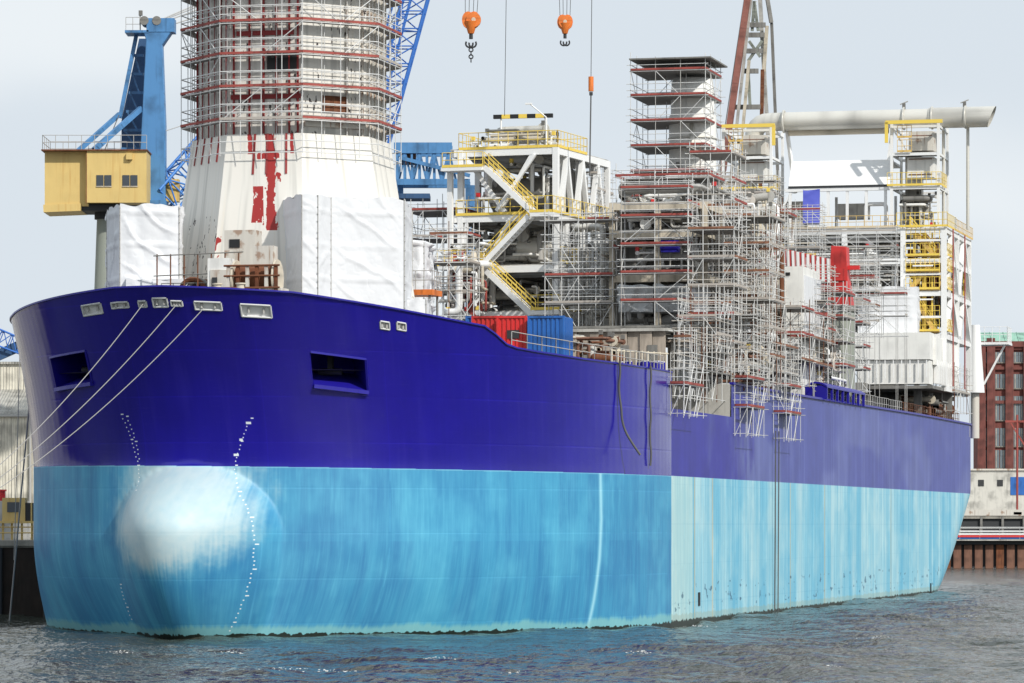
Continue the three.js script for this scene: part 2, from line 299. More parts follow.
// ================================================================ SHIP HULL
const BH = 21.4, SB = .86;
const stemU = (y) => -33 - (y > 10 ? 5 * Math.pow((y - 10) / 10, 1.4) : 0);
function hullPt(v, y) {
  const ps = Math.abs(v) * Math.PI / 2, L = 1 - stemU(y); let u = 1 - L * Math.cos(ps), w = BH * Math.pow(Math.sin(ps), 1 + (y < 6 ? .2 * Math.pow(1 - Math.max(y, -1) / 6, 2) * (v < 0 ? 2 : 1) : 0));
  if (y > 10) w *= 1 + .07 * Math.pow((y - 10) / 10, 2) * Math.cos(ps);
  if (v < 0) w *= -SB;
  const e2 = (w / (w < 0 ? 5.0 : 5.2)) ** 2 + ((y - 5.9) / (y > 5.9 ? 4.05 : 8.5)) ** 2;
  if (e2 < 1) u -= 5.2 * Math.pow(1 - e2, 1.1);
  return [u, y, w];
}
const interp = (t, x) => { if (x <= t[0][0]) return t[0][1]; for (let i = 1; i < t.length; i++) if (x <= t[i][0]) return lerp(t[i - 1][1], t[i][1], (x - t[i - 1][0]) / (t[i][0] - t[i - 1][0])); return t[t.length - 1][1]; };
const topT = [[-1, 18.6], [-.5, 19.05], [-.3, 19.5], [-.1, 19.95], [0, 19.97], [.1, 19.82], [.2, 19.64], [.25, 19.4], [.35, 18.9], [.45, 18.36], [.505, 18.1], [.545, 17.0], [.6, 16.8], [.7, 16.55], [.85, 16.4], [1, 16.35]];
const hullTop = (v) => interp(topT, v), BOT = -1.5;
const lineY = (w) => 9.85 - .011 * w;
function hullFind(px, py, lo = -.75, hi = .99) {        // hull coordinates of a spot seen at px, py
  let best = [1e9]; for (let v = lo; v <= hi; v += .002) { let y = 8; for (let k = 0; k < 6; k++) { const [u, , w] = hullPt(v, y), D = CD + CA * u - SA * w; y = CAMY + (HORIZON - py) / FOC * D; } const [u, , w] = hullPt(v, y), e = Math.abs(projX(u, w) - px); if (e < best[0]) best = [e, v, y]; } return [best[1], best[2]];
}
const rowOf = (v, y) => (y - BOT) / (hullTop(v) - BOT);
const hull = thing('ship_hull', 'long tanker hull, dark blue over turquoise, with bulbous bow', 'ship', [0, 0, 0]);
{
  // recesses: anchor pockets and fairleads, as windows of the (v, row) grid
  const holes = [];
  const hole = (kind, x0, y0, x1, y1, lo, hi) => { const a = hullFind(x0, y1, lo, hi), b = hullFind(x1, y0, lo, hi), m = (a[0] + b[0]) / 2; holes.push({ kind, v0: Math.min(a[0], b[0]), v1: Math.max(a[0], b[0]), r0: rowOf(m, Math.min(a[1], b[1])), r1: rowOf(m, Math.max(a[1], b[1])) }); };
  hole('anchor', 314, 356, 366, 387, .02, .9); hole('anchor', 56, 353, 86, 386, -.6, -.01);
  for (const [x0, y0, x1, y1] of [[84, 304, 101, 315], [112, 302, 128, 308], [139, 301, 146, 307], [154, 298, 166, 307], [172, 301, 181, 306], [196, 302, 221, 310], [242, 305, 270, 317], [381, 322, 389, 329], [397, 323, 405, 330]]) hole('fairlead', x0, y0, x1, y1, -.6, .9);
  const vs = [], rs = []; for (let i = -170; i <= 170; i++) { const t = i / 170; vs.push(Math.sign(t) * Math.pow(Math.abs(t), 1.25)); } for (let j = 0; j <= 96; j++) rs.push(j / 96);
  for (const h of holes) { vs.push(h.v0, h.v1); rs.push(h.r0, h.r1); } vs.sort((a, b) => a - b); rs.sort((a, b) => a - b);
  const pos = [], uv = [], idx = [], nv = vs.length;
  for (const r of rs) for (const v of vs) { const y = BOT + r * (hullTop(v) - BOT); pos.push(...hullPt(v, y)); uv.push((v + 1) / 2, (y + 2) / 24); }
  for (let j = 0; j < rs.length - 1; j++) for (let i = 0; i < nv - 1; i++) {
    const vm = (vs[i] + vs[i + 1]) / 2, rm = (rs[j] + rs[j + 1]) / 2; if (holes.some((h) => vm > h.v0 && vm < h.v1 && rm > h.r0 && rm < h.r1)) continue;
    const k = j * nv + i; idx.push(k, k + 1, k + nv, k + 1, k + nv + 1, k + nv);
  }
  const g = new THREE.BufferGeometry(); g.setAttribute('position', new THREE.Float32BufferAttribute(pos, 3)); g.setAttribute('uv', new THREE.Float32BufferAttribute(uv, 2)); g.setIndex(idx); g.computeVertexNormals();
  // paint: navy topsides, turquoise boot with streaks, scum and draft marks
  const W = 2048, H = 1024, arc = [], tt = []; { let s = 0, p = null; for (let i = 0; i <= W; i++) { const v = -1 + 2 * i / W, a = hullPt(v, 12); if (p) s += Math.hypot(a[0] - p[0], a[2] - p[2]); p = a; arc.push(s); tt.push(a); } }
  const ext = [[600, 480], [601, 520], [599, 560], [594, 600], [588, 628]].map(([a, b]) => hullFind(a, b, .3, .99));
  const streakV = (y) => { const L = ext; for (let i = 1; i < L.length; i++) if (y >= L[i][1]) return lerp(L[i][0], L[i - 1][0], clamp((y - L[i][1]) / (L[i - 1][1] - L[i][1]))); return L[L.length - 1][0]; };
  const col = (i, j) => {
    const v = -1 + 2 * i / W, y = j / H * 24 - 2, s = arc[i], w = tt[i][2], ly = lineY(w);
    const fine = fbm(s * 2.2, y * .22, 3), broad = fbm(s * .12 + 7, y * .16, 4), mid = fbm(s * .5, y * .5 + 30, 4), hair = fbm(s * 9, y * .5 + 11, 2);
    const plate = Math.min(Math.abs(((y + .6) % 2.62) - 1.31), 9), seam = plate < .035 ? 1 : 0, frame = Math.abs(((s + 1) % 7.4) - 3.7) < .03 ? 1 : 0;
    if (y > ly) {
      const k = .9 + .16 * broad + .12 * (mid - .5) + .1 * seam * sstep(.35, .6, mid) + .07 * frame, scr = fbm(s * 1.1 + 20, y * 14, 3) > .77 ? .12 : 0, run = v > .2 && v < .3 && y < 14.2 ? sstep(.55, .8, fbm(s * 4, y * .1, 2)) * .2 : 0, st = sstep(.6, .85, fine) * .16 + scr + run;
      return [lerp(29, 64, st) * k + 3 * hair, lerp(22, 56, st) * k + 2 * hair, lerp(140, 156, st) * k + 4 * hair];
    }
    const pale = sstep(.35, .9, fine) * .11 + sstep(.35, .9, hair) * .12 + sstep(.4, .8, mid) * .2 + sstep(.4, .8, fbm(s * 18, y * 1.2, 2)) * .08, deep = sstep(.3, .72, broad) * .55 + sstep(.35, .85, fbm(s * .9 + 3, y * .07 + 2, 3)) * .2;
    const lowTone = sstep(.4, .72, fbm(s * 1.4, y * .12 + 3, 4) * .55 + fbm(s * .2 + 9, y * .25, 3) * .45 + (y < 5.5 ? .06 : -.06)) * .34; let R = lerp(60, 40, deep), G = lerp(146, 116, deep), B = lerp(186, 166, deep); R = lerp(R, 30, lowTone); G = lerp(G, 92, lowTone); B = lerp(B, 148, lowTone);  // streaky deeper blue, more of it in the lower half of the turquoise
    R = lerp(R, 118, pale); G = lerp(G, 206, pale); B = lerp(B, 226, pale);
    const d = Math.abs(v - streakV(y)) / .0034; if (v > .4 && d < 3) { const t = Math.exp(-d * d * .6) * .75; R = lerp(R, 176, t); G = lerp(G, 226, t); B = lerp(B, 236, t); }
    if ((seam || frame) && mid > .42) { R += 6; G += 7; B += 7; }
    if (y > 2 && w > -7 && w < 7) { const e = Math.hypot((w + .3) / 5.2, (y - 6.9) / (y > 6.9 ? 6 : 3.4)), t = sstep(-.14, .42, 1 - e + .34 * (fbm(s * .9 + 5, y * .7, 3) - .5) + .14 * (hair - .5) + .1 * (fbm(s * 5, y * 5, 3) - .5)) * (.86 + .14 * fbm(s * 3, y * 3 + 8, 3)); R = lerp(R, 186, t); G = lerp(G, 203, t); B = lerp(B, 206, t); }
    if (y > ly - .06) { R = lerp(R, 150, .5); G = lerp(G, 205, .5); B = lerp(B, 220, .5); }
    const rag = .75 + .5 * (fbm(s * .5, 3, 4) - .5) + .3 * (fbm(s * 6, y * .6, 3) - .5); if (y < rag) { const t = sstep(rag, rag - .35, y) * .75; R = lerp(R, 135, t); G = lerp(G, 190, t); B = lerp(B, 188, t); }
    const weed = .12 + .3 * (fbm(s * 4, 9, 5) - .4); if (y < weed) { R = 20; G = 34; B = 28; }
    return [R, G, B];
  };
  const map = tex(W, H, (u, v, i, j) => col(i, j));
  { // draft marks: white figures as small painted dashes down both sides of the stem
    const d = map.image.data, stamp = (px, py, sx, sy) => { const [v, y] = hullFind(px, py, -.3, .4); const i0 = Math.round((v + 1) / 2 * W), j0 = Math.round((y + 2) / 24 * H), ds = arc[Math.min(W, i0 + 1)] - arc[i0], rx = Math.max(1, Math.round(sx / ds)), ry = Math.max(2, Math.round(sy * H / 24)); for (let j = 0; j < ry; j++) for (let i = 0; i < rx; i++) { const o = ((j0 + j) * W + i0 + i) * 4; d[o] = 232; d[o + 1] = 236; d[o + 2] = 236; } };
    const lines = [[[251, 419], [247, 427], [241, 442], [236, 458], [234, 470], [236, 488], [244, 505], [251, 522], [254, 545], [252, 570], [246, 592], [237, 614], [227, 636]], [[121, 415], [128, 432], [133, 448], [137, 462], [139, 478], [134, 495]], [[126, 417], [133, 434], [137, 450], [140, 464]], [[120, 585], [124, 600], [128, 612], [133, 624]]];
    lines.forEach((L, n) => { let c = 0; for (let i = 1; i < L.length; i++) { const [x0, y0] = L[i - 1], [x1, y1] = L[i], k = Math.max(1, Math.round(Math.hypot(x1 - x0, y1 - y0) / 4.4)); for (let j = 0; j < k; j++, c++) stamp(lerp(x0, x1, j / k), lerp(y0, y1, j / k), n ? (c % 6 ? .1 : .22) : (c % 6 ? .06 : .18), .07); } });
    for (const [px, py, w] of [[246, 424, .3], [240, 441, .2], [234, 456, .3]]) stamp(px, py, w, .14);
  }
  const bump = tex(1024, 512, (u, v) => { const i = Math.floor(u * W), s = arc[i], y = v * 24 - 2; const fr = .5 + .5 * Math.cos(s * 6.283 / .92), lo = .5 + .5 * Math.cos(y * 6.283 / 2.62); const k = 130 + 44 * fbm(s * .35, y * .35, 3) + 18 * fr + 16 * lo - (Math.abs(((y + .6) % 2.62) - 1.31) < .05 ? 14 : 0); return [k, k, k]; }, false);
  const pm = new THREE.MeshPhysicalMaterial({ map, roughness: 1, roughnessMap: tex(512, 512, (u, v) => { const i = Math.floor(u * W), y = v * 24 - 2, n = fbm(arc[i] * .8, y * .8, 3), k = 255 * (y > lineY(tt[i][2]) ? .13 + .1 * n : .48 + .14 * n); return [k, k, k]; }, false), ior: 1.55, bumpMap: bump, bumpScale: .05, side: THREE.DoubleSide }); pm.name = 'hullPaint';
  add(hull, 'bow_shell', g, pm).userData.label = 'bow plating, dark blue over turquoise with white draft marks';
  // recess liners
  const inward = (v, y) => { const a = V(hullPt(v - .004, y)), b = V(hullPt(v + .004, y)), c = V(hullPt(v, y + .2)); const n = b.clone().sub(a).cross(c.sub(V(hullPt(v, y)))).normalize(); const out = V(hullPt(v, y)); out.x += 12; out.y = 0; return n.dot(out) > 0 ? n.negate() : n; };
  for (const h of holes) {
    const m = (h.v0 + h.v1) / 2, Y = (v, r) => BOT + r * (hullTop(v) - BOT), n = inward(m, Y(m, (h.r0 + h.r1) / 2)), dep = h.kind === 'anchor' ? 2.6 : .14, N = 5, front = [], geoP = [], geoI = [];
    const ring = []; for (let i = 0; i <= N; i++) ring.push([lerp(h.v0, h.v1, i / N), h.r0]); for (let i = 0; i <= N; i++) ring.push([lerp(h.v1, h.v0, i / N), h.r1]);
    for (const [v, r] of ring) { const p = V(hullPt(v, Y(v, r))); front.push(p); }
    const back = front.map((p) => p.clone().addScaledVector(n, dep)), K = front.length;
    for (const p of [...front, ...back]) geoP.push(p.x, p.y, p.z);
    for (let i = 0; i < K; i++) { const e = (i + 1) % K; geoI.push(i, e, K + i, e, K + e, K + i); }
    for (let i = 0; i < N; i++) { const a = K + i, b = K + i + 1, c = K + K - 1 - i, d = K + K - 2 - i; geoI.push(a, b, c, b, d, c); }
    const gg = new THREE.BufferGeometry(); gg.setAttribute('position', new THREE.Float32BufferAttribute(geoP, 3)); gg.setIndex(geoI); const g2 = gg.toNonIndexed(); g2.computeVertexNormals(); g2.setAttribute('uv', new THREE.Float32BufferAttribute(new Float32Array(g2.attributes.position.count * 2), 2));
    const pk = add(hull, h.kind === 'anchor' ? 'anchor_pocket' : 'fairlead', g2, h.kind === 'anchor' ? M.navy : M.whiteClean);
    const cen = front.reduce((a, p) => a.add(p), new THREE.Vector3()).divideScalar(K);
    if (h.kind === 'anchor') {
      const lo = front.slice(0, N + 1); merged(pk, 'sill', M.navy, lo.slice(1).map((p, i) => bg(lo[i].clone().add(new THREE.Vector3(0, -.14, 0)).addScaledVector(n, .05), p.clone().add(new THREE.Vector3(0, -.14, 0)).addScaledVector(n, .05), .42, .22)));
      const rim = [...front.slice(N)]; merged(pk, 'rim', M.navy, rim.slice(1).map((p, i) => bg(rim[i], p, .12, .12)));
      const A = cen.clone().addScaledVector(n, 1.7); merged(pk, 'anchor', M.dark, [bg(A.clone().add(new THREE.Vector3(0, .5, 0)), A.clone().add(new THREE.Vector3(0, -.6, 0)), .3, .3), tg(A.clone().add(new THREE.Vector3(0, -.65, .7)), A.clone().add(new THREE.Vector3(0, -.65, -.7)), .2)]);
    } else {
      const g3 = front.map((p, i) => tg(p, front[(i + 1) % K], .06)).filter((x, i) => front[i].distanceTo(front[(i + 1) % K]) > .01); merged(pk, 'rim', M.galv, g3);
      const A = cen.clone().addScaledVector(n, .06), ax = front[N].clone().sub(front[0]).multiplyScalar(.25); for (const k of [-1, 1]) { const p = A.clone().addScaledVector(ax, k); tube(pk, 'roller', M.galvDull, [p.x, p.y - .16, p.z], [p.x, p.y + .16, p.z], .07, true); }
    }
  }
  // after body
  const ue = (y) => y < 9.8 ? 146 + 26 * Math.pow(clamp(y, 0, 9.8) / 9.8, .8) : 172;
  const us = [1]; for (let u = 1.2; u < 172; u += 2) us.push(u); const ua = [...new Set([...us, 1.15, 1.2, 21.9, 22])].sort((a, b) => a - b);
  const afterW = (u, y) => { const e = ue(y), k = clamp((u - (e - 24)) / 24); return BH - 6 * Math.pow(k, 2.6); };
  const aftTop = (u, side) => (side > 0 && u > 1.18 && u < 21.95) ? 14 : 16.35 + .35 * sstep(30, 130, u);
  const aMap = tex(2048, 512, (tu, tv, i, j) => {
    const u = tu * 172, y = tv * 20 - 2, ly = lineY(BH), fine = fbm(u * 1.7, y * .1, 4), hair = fbm(u * 7, y * .2, 2), mid = fbm(u * .4, y * .6, 4), broad = fbm(u * .06, y * .2 + 4, 3);
    const pan = Math.min(1, Math.abs(((u + 2) % 11.5) - 5.75)), seam = Math.abs((y % 2.6) - 1.3) < .03;
    if (y > ly) { const k = .93 + .14 * mid + .1 * (fine - .5), p = sstep(.5, .8, fine) * .25 + sstep(.52, .7, broad) * .35; const near = sstep(.3, .7, 1 - u / 44 + .7 * (fbm(u * .5, y * .35, 4) - .5)) * .75; return [lerp(lerp(74, 120, p), 34, near) * k, lerp(lerp(82, 130, p), 30, near) * k, lerp(lerp(152, 174, p), 142, near) * k]; }
    const pp = .12 + sstep(.3, .75, fine) * .32 + sstep(.35, .7, hair) * .14 + sstep(.35, .65, fbm(u * .3, 5, 3)) * .4 + sstep(.4, .75, mid) * .22; let R = lerp(84, 166, clamp(pp)), G = lerp(168, 206, clamp(pp)), B = lerp(202, 216, clamp(pp));
    if (u < 8) { const t = .6; R = lerp(R, 192, t); G = lerp(G, 216, t); B = lerp(B, 210, t); }
    const rustL = [0.6, 8.7, 15, 46, 62, 98]; for (const x of rustL) if (Math.abs(u - x) < .16) { R = lerp(R, 186, .7); G = lerp(G, 170, .7); B = lerp(B, 138, .7); }
    if (hair > .66) { R += 14; G += 14; B += 12; } if (seam) { R -= 8; G -= 6; B -= 4; }
    if (y < 2.6 && y > .8 && fbm(u * 1.3 + 9, y * 2.4, 4) > .74) { R *= .55; G *= .62; B *= .68; }
    const weed = .16 + .3 * (fbm(u * 4, 9, 5) - .4); if (y < weed + .4) { R = lerp(R, 150, .4); G = lerp(G, 165, .4); B = lerp(B, 150, .4); } if (y < weed) { R = 34; G = 44; B = 36; }
    return [R, G, B];
  });
  const am = new THREE.MeshPhysicalMaterial({ map: aMap, roughness: .5, side: THREE.DoubleSide }); am.name = 'afterPaint';
  for (const side of [1, -1]) {
    const P = [], T = [], I = [], R = 44, n = ua.length;
    for (let j = 0; j <= R; j++) for (let i = 0; i < n; i++) { const f = (ua[i] - 1) / 159, y0 = BOT + j / R * (aftTop(ua[i], side) - BOT); const e = ue(y0), u = ua[i] > 100 ? lerp(100, e, (ua[i] - 100) / 71.2) : ua[i]; const uu = Math.min(u, e); P.push(uu, y0, side > 0 ? afterW(uu, y0) : -SB * afterW(uu, y0)); T.push(uu / 172, (y0 + 2) / 20); if (j < R && i < n - 1) { const k = j * n + i; I.push(k, k + 1, k + n, k + 1, k + n + 1, k + n); } }
    const gg = new THREE.BufferGeometry(); gg.setAttribute('position', new THREE.Float32BufferAttribute(P, 3)); gg.setAttribute('uv', new THREE.Float32BufferAttribute(T, 2)); gg.setIndex(I); gg.computeVertexNormals();
    add(hull, 'side_shell', gg, am).userData.label = side > 0 ? 'chalky faded side plating, pale turquoise below' : 'far side plating';
  }
  { const P = [], I = [], T = []; for (let j = 0; j <= 20; j++) { const y = BOT + j / 20 * (16.7 - BOT), w = afterW(ue(y), y); P.push(ue(y), y, w, ue(y), y, -SB * w); T.push(.99, (y + 2) / 20, .9, (y + 2) / 20); if (j < 20) { const k = j * 2; I.push(k, k + 1, k + 2, k + 1, k + 3, k + 2); } } const gg = new THREE.BufferGeometry(); gg.setAttribute('position', new THREE.Float32BufferAttribute(P, 3)); gg.setAttribute('uv', new THREE.Float32BufferAttribute(T, 2)); gg.setIndex(I); gg.computeVertexNormals(); add(hull, 'transom', gg, am); }
  // recess behind the notch in the port side
  box(hull, 'recess_wall', M.steel, [11.6, 15.2, 17.2], [20.6, 2.6, .2]); box(hull, 'recess_floor', M.steel, [11.6, 13.9, 19.2], [20.7, .2, 4.2]); for (const u of [1.2, 22]) box(hull, 'recess_end', M.steelLight, [u, 15.15, 19.3], [.16, 2.3, 4]);
  // decks
  const deckShape = (v0, y, aftU) => { const s = new THREE.Shape(), L = []; for (let i = 0; i <= 40; i++) { const v = lerp(-v0, v0, i / 40), p = hullPt(v, y); L.push([p[0] + .4, p[2] * .99]); } s.moveTo(...L[0]); L.slice(1).forEach((p) => s.lineTo(...p)); if (aftU) { s.lineTo(aftU, 20.9); s.lineTo(aftU, -18.8); } const g = new THREE.ShapeGeometry(s); g.rotateX(Math.PI / 2); g.translate(0, y, 0); return g; };
  add(hull, 'forecastle_deck', deckShape(.5, 17.9), M.steel); add(hull, 'main_deck', deckShape(1, 15.4, 1), M.steel); box(hull, 'main_deck', M.steel, [82, 15.3, -.9], [160, .2, 34]);
  // rail cap along the bulwark
  const cap = []; let pr = null; for (let v = -.98; v <= 1.0001; v += .02) { const p = V(hullPt(v, hullTop(v))); if (pr) cap.push(bg(pr, p, .16, .1)); pr = p; } merged(hull, 'bulwark_cap', M.navy, cap);
  const cap2 = []; for (let u = 22; u < 167; u += 4) { const f = (x) => V([x, aftTop(x, 1), afterW(x, 16)]); cap2.push(bg(f(u), f(Math.min(u + 4, 168)), .3, .16)); } merged(hull, 'bulwark_cap', M.navy, cap2);
  for (const [px, py] of [[692, 603], [929, 592]]) { const D0 = px < 800 ? 268 : 378, p = q(px, py - 4, D0); box(hull, 'overboard_discharge', M.black, [p[0], p[1], afterW(p[0], p[1]) + .02], [.6, .9, .06]); }  // proud black boxes stand for the shaded inside of small hull openings
}

// ================================================================ FORECASTLE: turret tower, scaffold, wrapped enclosures
{
  const U0 = -13, yb = 17.9, y1 = 30.4, top = 46, oct = (a) => { const R = a / Math.cos(Math.PI / 8); return [...Array(8)].map((_, i) => [R * Math.cos(Math.PI / 8 + i * Math.PI / 4), R * Math.sin(Math.PI / 8 + i * Math.PI / 4)]); };
  const g = thing('turret_tower', 'white eight sided turret tower with red primer seams', 'tower', [U0, yb, 0]);
  const lo = oct(7.6), mi = oct(5.75), hi = oct(5.5);
  // red primer patches over white paint, printed per facet
  const patch = (seed, heavy) => tex(256, 512, (u, v) => {
    const n = fbm(u * 3 + seed, v * 5, 4), k = 222 - 26 * sstep(.5, .8, fbm(u * 12 + seed, v * 1.5, 3)), rough = fbm(u * 30 + seed, v * 40, 3);
    let p = 0; if (heavy) { if (Math.abs(u - .42 + .1 * (rough - .5)) < .055 + .09 * (fbm(v * 9, seed, 3) - .5) && v > .52) p = 1; if (u > .52 && u < .66 && v > .56 && v < .74 && rough > .28) p = 1; if (Math.abs(v - .9 + .02 * rough) < .014 && u > .3 && u < .6) p = 1; if (v > .9 && (Math.abs(u - .14 + .02 * rough) < .022 || Math.abs(u - .7 + .02 * rough) < .03)) p = 1; if (n > .78 && rough > .5) p = 1; }
    else {  const d = fbm(u * 9 + seed, v * 9 + 3, 2); if (rough > .72 && d > .55 && v < .6) return [60, 52, 50]; }
    const st = sstep(.62, .85, fbm(u * 20 + seed * 2, v * .8, 3)) * .12; let c = [k, k * .985, k * .95]; c = [lerp(c[0], 190, st), lerp(c[1], 165, st), lerp(c[2], 130, st)];
    return p ? [lerp(c[0], 158, p), lerp(c[1], 42, p), lerp(c[2], 40, p)] : c;
  });
  const pm = [0, 1].map((h) => { const m = new THREE.MeshStandardMaterial({ map: patch(h * 7 + 2, h), roughness: .6, side: THREE.DoubleSide }); m.name = 'towerPaint' + h; return m; });
  const quad = (a, b, c, d, n = 1) => { const gg = new THREE.BufferGeometry(); gg.setAttribute('position', new THREE.Float32BufferAttribute([...a, ...b, ...c, ...d], 3)); gg.setAttribute('uv', new THREE.Float32BufferAttribute([0, 0, 1, 0, 1, n, 0, n], 2)); gg.setIndex([0, 1, 2, 0, 2, 3]); gg.computeVertexNormals(); return gg; };
  for (let i = 0; i < 8; i++) {
    const j = (i + 1) % 8, P = (r, k, y) => [r[k][0], y - yb, r[k][1]], front = i === 3;                 // facet 3 looks forward
    add(g, 'lower_facet', quad(P(lo, i, yb), P(lo, j, yb), P(mi, j, y1), P(mi, i, y1)), pm[front ? 1 : 0]);
    add(g, 'upper_facet', quad(P(hi, i, y1 + .01), P(hi, j, y1 + .01), P(hi, j, top), P(hi, i, top)), pm[0]);
    const ns = front ? [.04, .16, .34, .52, .72, .94] : i === 2 ? [.06, .3] : [.08, .25, .42, .6, .78, .95], nx = (hi[i][0] + hi[j][0]) / 2, nz = (hi[i][1] + hi[j][1]) / 2, L = Math.hypot(nx, nz);
    if (i >= 1 && i <= 5) for (const t of ns) { const x = lerp(hi[i][0], hi[j][0], t) + nx / L * .05, z = lerp(hi[i][1], hi[j][1], t) + nz / L * .05; beam(g, 'stiffener', i === 3 || i === 4 ? M.primer : M.whiteWorn, [x, y1 - yb - 1.2 * (i === 4 ? 1 : .1), z], [x, top - yb, z], i === 4 ? .11 : .17, .1); }
    if (i === 4 || front) for (const t of front ? [.2, .45, .62] : [.2, .42, .62, .82]) { const a = [lerp(mi[i][0], mi[j][0], t) + nx / L * .03, y1 - yb, lerp(mi[i][1], mi[j][1], t) + nz / L * .03], f = front ? .2 : .13, b = [lerp(mi[i][0], mi[j][0], t) * (1 + .32 * f) + nx / L * .03, y1 - yb - 12.5 * f, lerp(mi[i][1], mi[j][1], t) * (1 + .32 * f) + nz / L * .03]; beam(g, 'primer_strip', M.primer, a, b, .13, .05); }
    if (front) for (const [y, a, b] of [[y1 + 2.3, 0, .98], [y1 + 6.2, .1, .9]]) beam(g, 'seam_strip', M.primer, [lerp(hi[i][0], hi[j][0], a) + nx / L * .06, y - yb, lerp(hi[i][1], hi[j][1], a) + nz / L * .06], [lerp(hi[i][0], hi[j][0], b) + nx / L * .06, y - yb, lerp(hi[i][1], hi[j][1], b) + nz / L * .06], .14, .28);
  }
  const wf = (t, y, w, h, name, m, out = .06) => { const i = 3, j = 4, nx = (hi[i][0] + hi[j][0]) / 2, nz = (hi[i][1] + hi[j][1]) / 2, L = Math.hypot(nx, nz); const o = box(g, name, m, [lerp(hi[i][0], hi[j][0], t) + nx / L * out, y - yb, lerp(hi[i][1], hi[j][1], t) + nz / L * out], [.1, h, w]); return o; };
  wf(.35, 34.8, 1.1, 1.2, 'opening', M.black); wf(.14, 34.8, .9, 1.2, 'opening', M.black);
  { const i = 2, j = 3, nx = (hi[i][0] + hi[j][0]) / 2, nz = (hi[i][1] + hi[j][1]) / 2; const o = box(g, 'rusty_opening', M.rust, [nx * 1.008, 32.3 - yb, nz * 1.008], [.1, 1, 1.7]); o.rotation.y = -Math.atan2(nz, nx); const d = box(g, 'ledge', M.whiteWorn, [nx * 1.02, 31 - yb, nz * 1.02], [.3, .3, 4.2]); d.rotation.y = -Math.atan2(nz, nx); }
  add(g, 'cap', (() => { const s = new THREE.Shape(hi.map((p) => new THREE.Vector2(p[0], p[1]))); const x = new THREE.ShapeGeometry(s); x.rotateX(Math.PI / 2); x.translate(0, top - yb, 0); return x; })(), M.white);
  // ring scaffold
  const s = thing('ring_scaffold', 'octagonal scaffold with red toe boards ringing the turret tower', 'scaffold', [U0, yb, 0], { group: 'tube scaffolds around the ship' });
  const oi = oct(5.75), oo = oct(6.38), r = rng(91), Y = (y) => y - yb;
  for (let i = 0; i < 8; i++) {
    const j = (i + 1) % 8;
    for (const [ring, n] of [[oo, 4], [oi, 3]]) for (let k = 0; k < n; k++) { const x = lerp(ring[i][0], ring[j][0], k / n), z = lerp(ring[i][1], ring[j][1], k / n); tube(s, 'standard', M.galv, [x, Y(29.2 - r() * .6), z], [x, Y(45), z], .027); }
    for (let l = 0; l < 7; l++) {
      const y = 31.15 + l * 2 , c = (f, ring) => [lerp(ring[i][0], ring[j][0], f), Y(y), lerp(ring[i][1], ring[j][1], f)];
      const sh = new THREE.BufferGeometry(), A = c(0, oi), B = c(1, oi), Cc = c(1, oo), Dd = c(0, oo), h = .07, top4 = [A, B, Cc, Dd].map((p) => [p[0], p[1] + h, p[2]]);
      sh.setAttribute('position', new THREE.Float32BufferAttribute([...A, ...B, ...Cc, ...Dd, ...top4.flat()], 3)); sh.setAttribute('uv', new THREE.Float32BufferAttribute(new Float32Array(16), 2)); sh.setIndex([0, 1, 2, 0, 2, 3, 4, 6, 5, 4, 7, 6, 3, 2, 6, 3, 6, 7, 0, 5, 1, 0, 4, 5]); sh.computeVertexNormals();
      add(s, 'platform', sh, M.plank);
      beam(s, 'toe_board', r() < .88 ? M.toe : M.toeGrey, [Dd[0] * 1.006, Y(y + .17), Dd[2] * 1.006], [Cc[0] * 1.006, Y(y + .17), Cc[2] * 1.006], .04, .15);
      merged(s, 'guard_rail', M.galv, [0, .55, 1.05].map((k) => tg([Dd[0], Y(y + k), Dd[2]], [Cc[0], Y(y + k), Cc[2]], .034)).concat([.55, 1.05].map((k) => tg([A[0], Y(y + k), A[2]], [B[0], Y(y + k), B[2]], .03))));
      for (let k = 0; k < 2; k++) if (r() < .5) { const f = k / 2, e = f + .5, up = r() < .5; const a = c(up ? f : e, oo), b = c(up ? e : f, oo); tube(s, 'brace', M.galv, a, [b[0], b[1] + 2, b[2]], .032); }
    }
    { const A = [oo[i][0], Y(29.9), oo[i][1]], B = [oo[j][0], Y(29.9), oo[j][1]]; merged(s, 'guard_rail', M.galv, [tg(A, B, .034), tg([A[0], A[1] - .7, A[2]], [B[0], B[1] - .7, B[2]], .034)]); }
  }
}
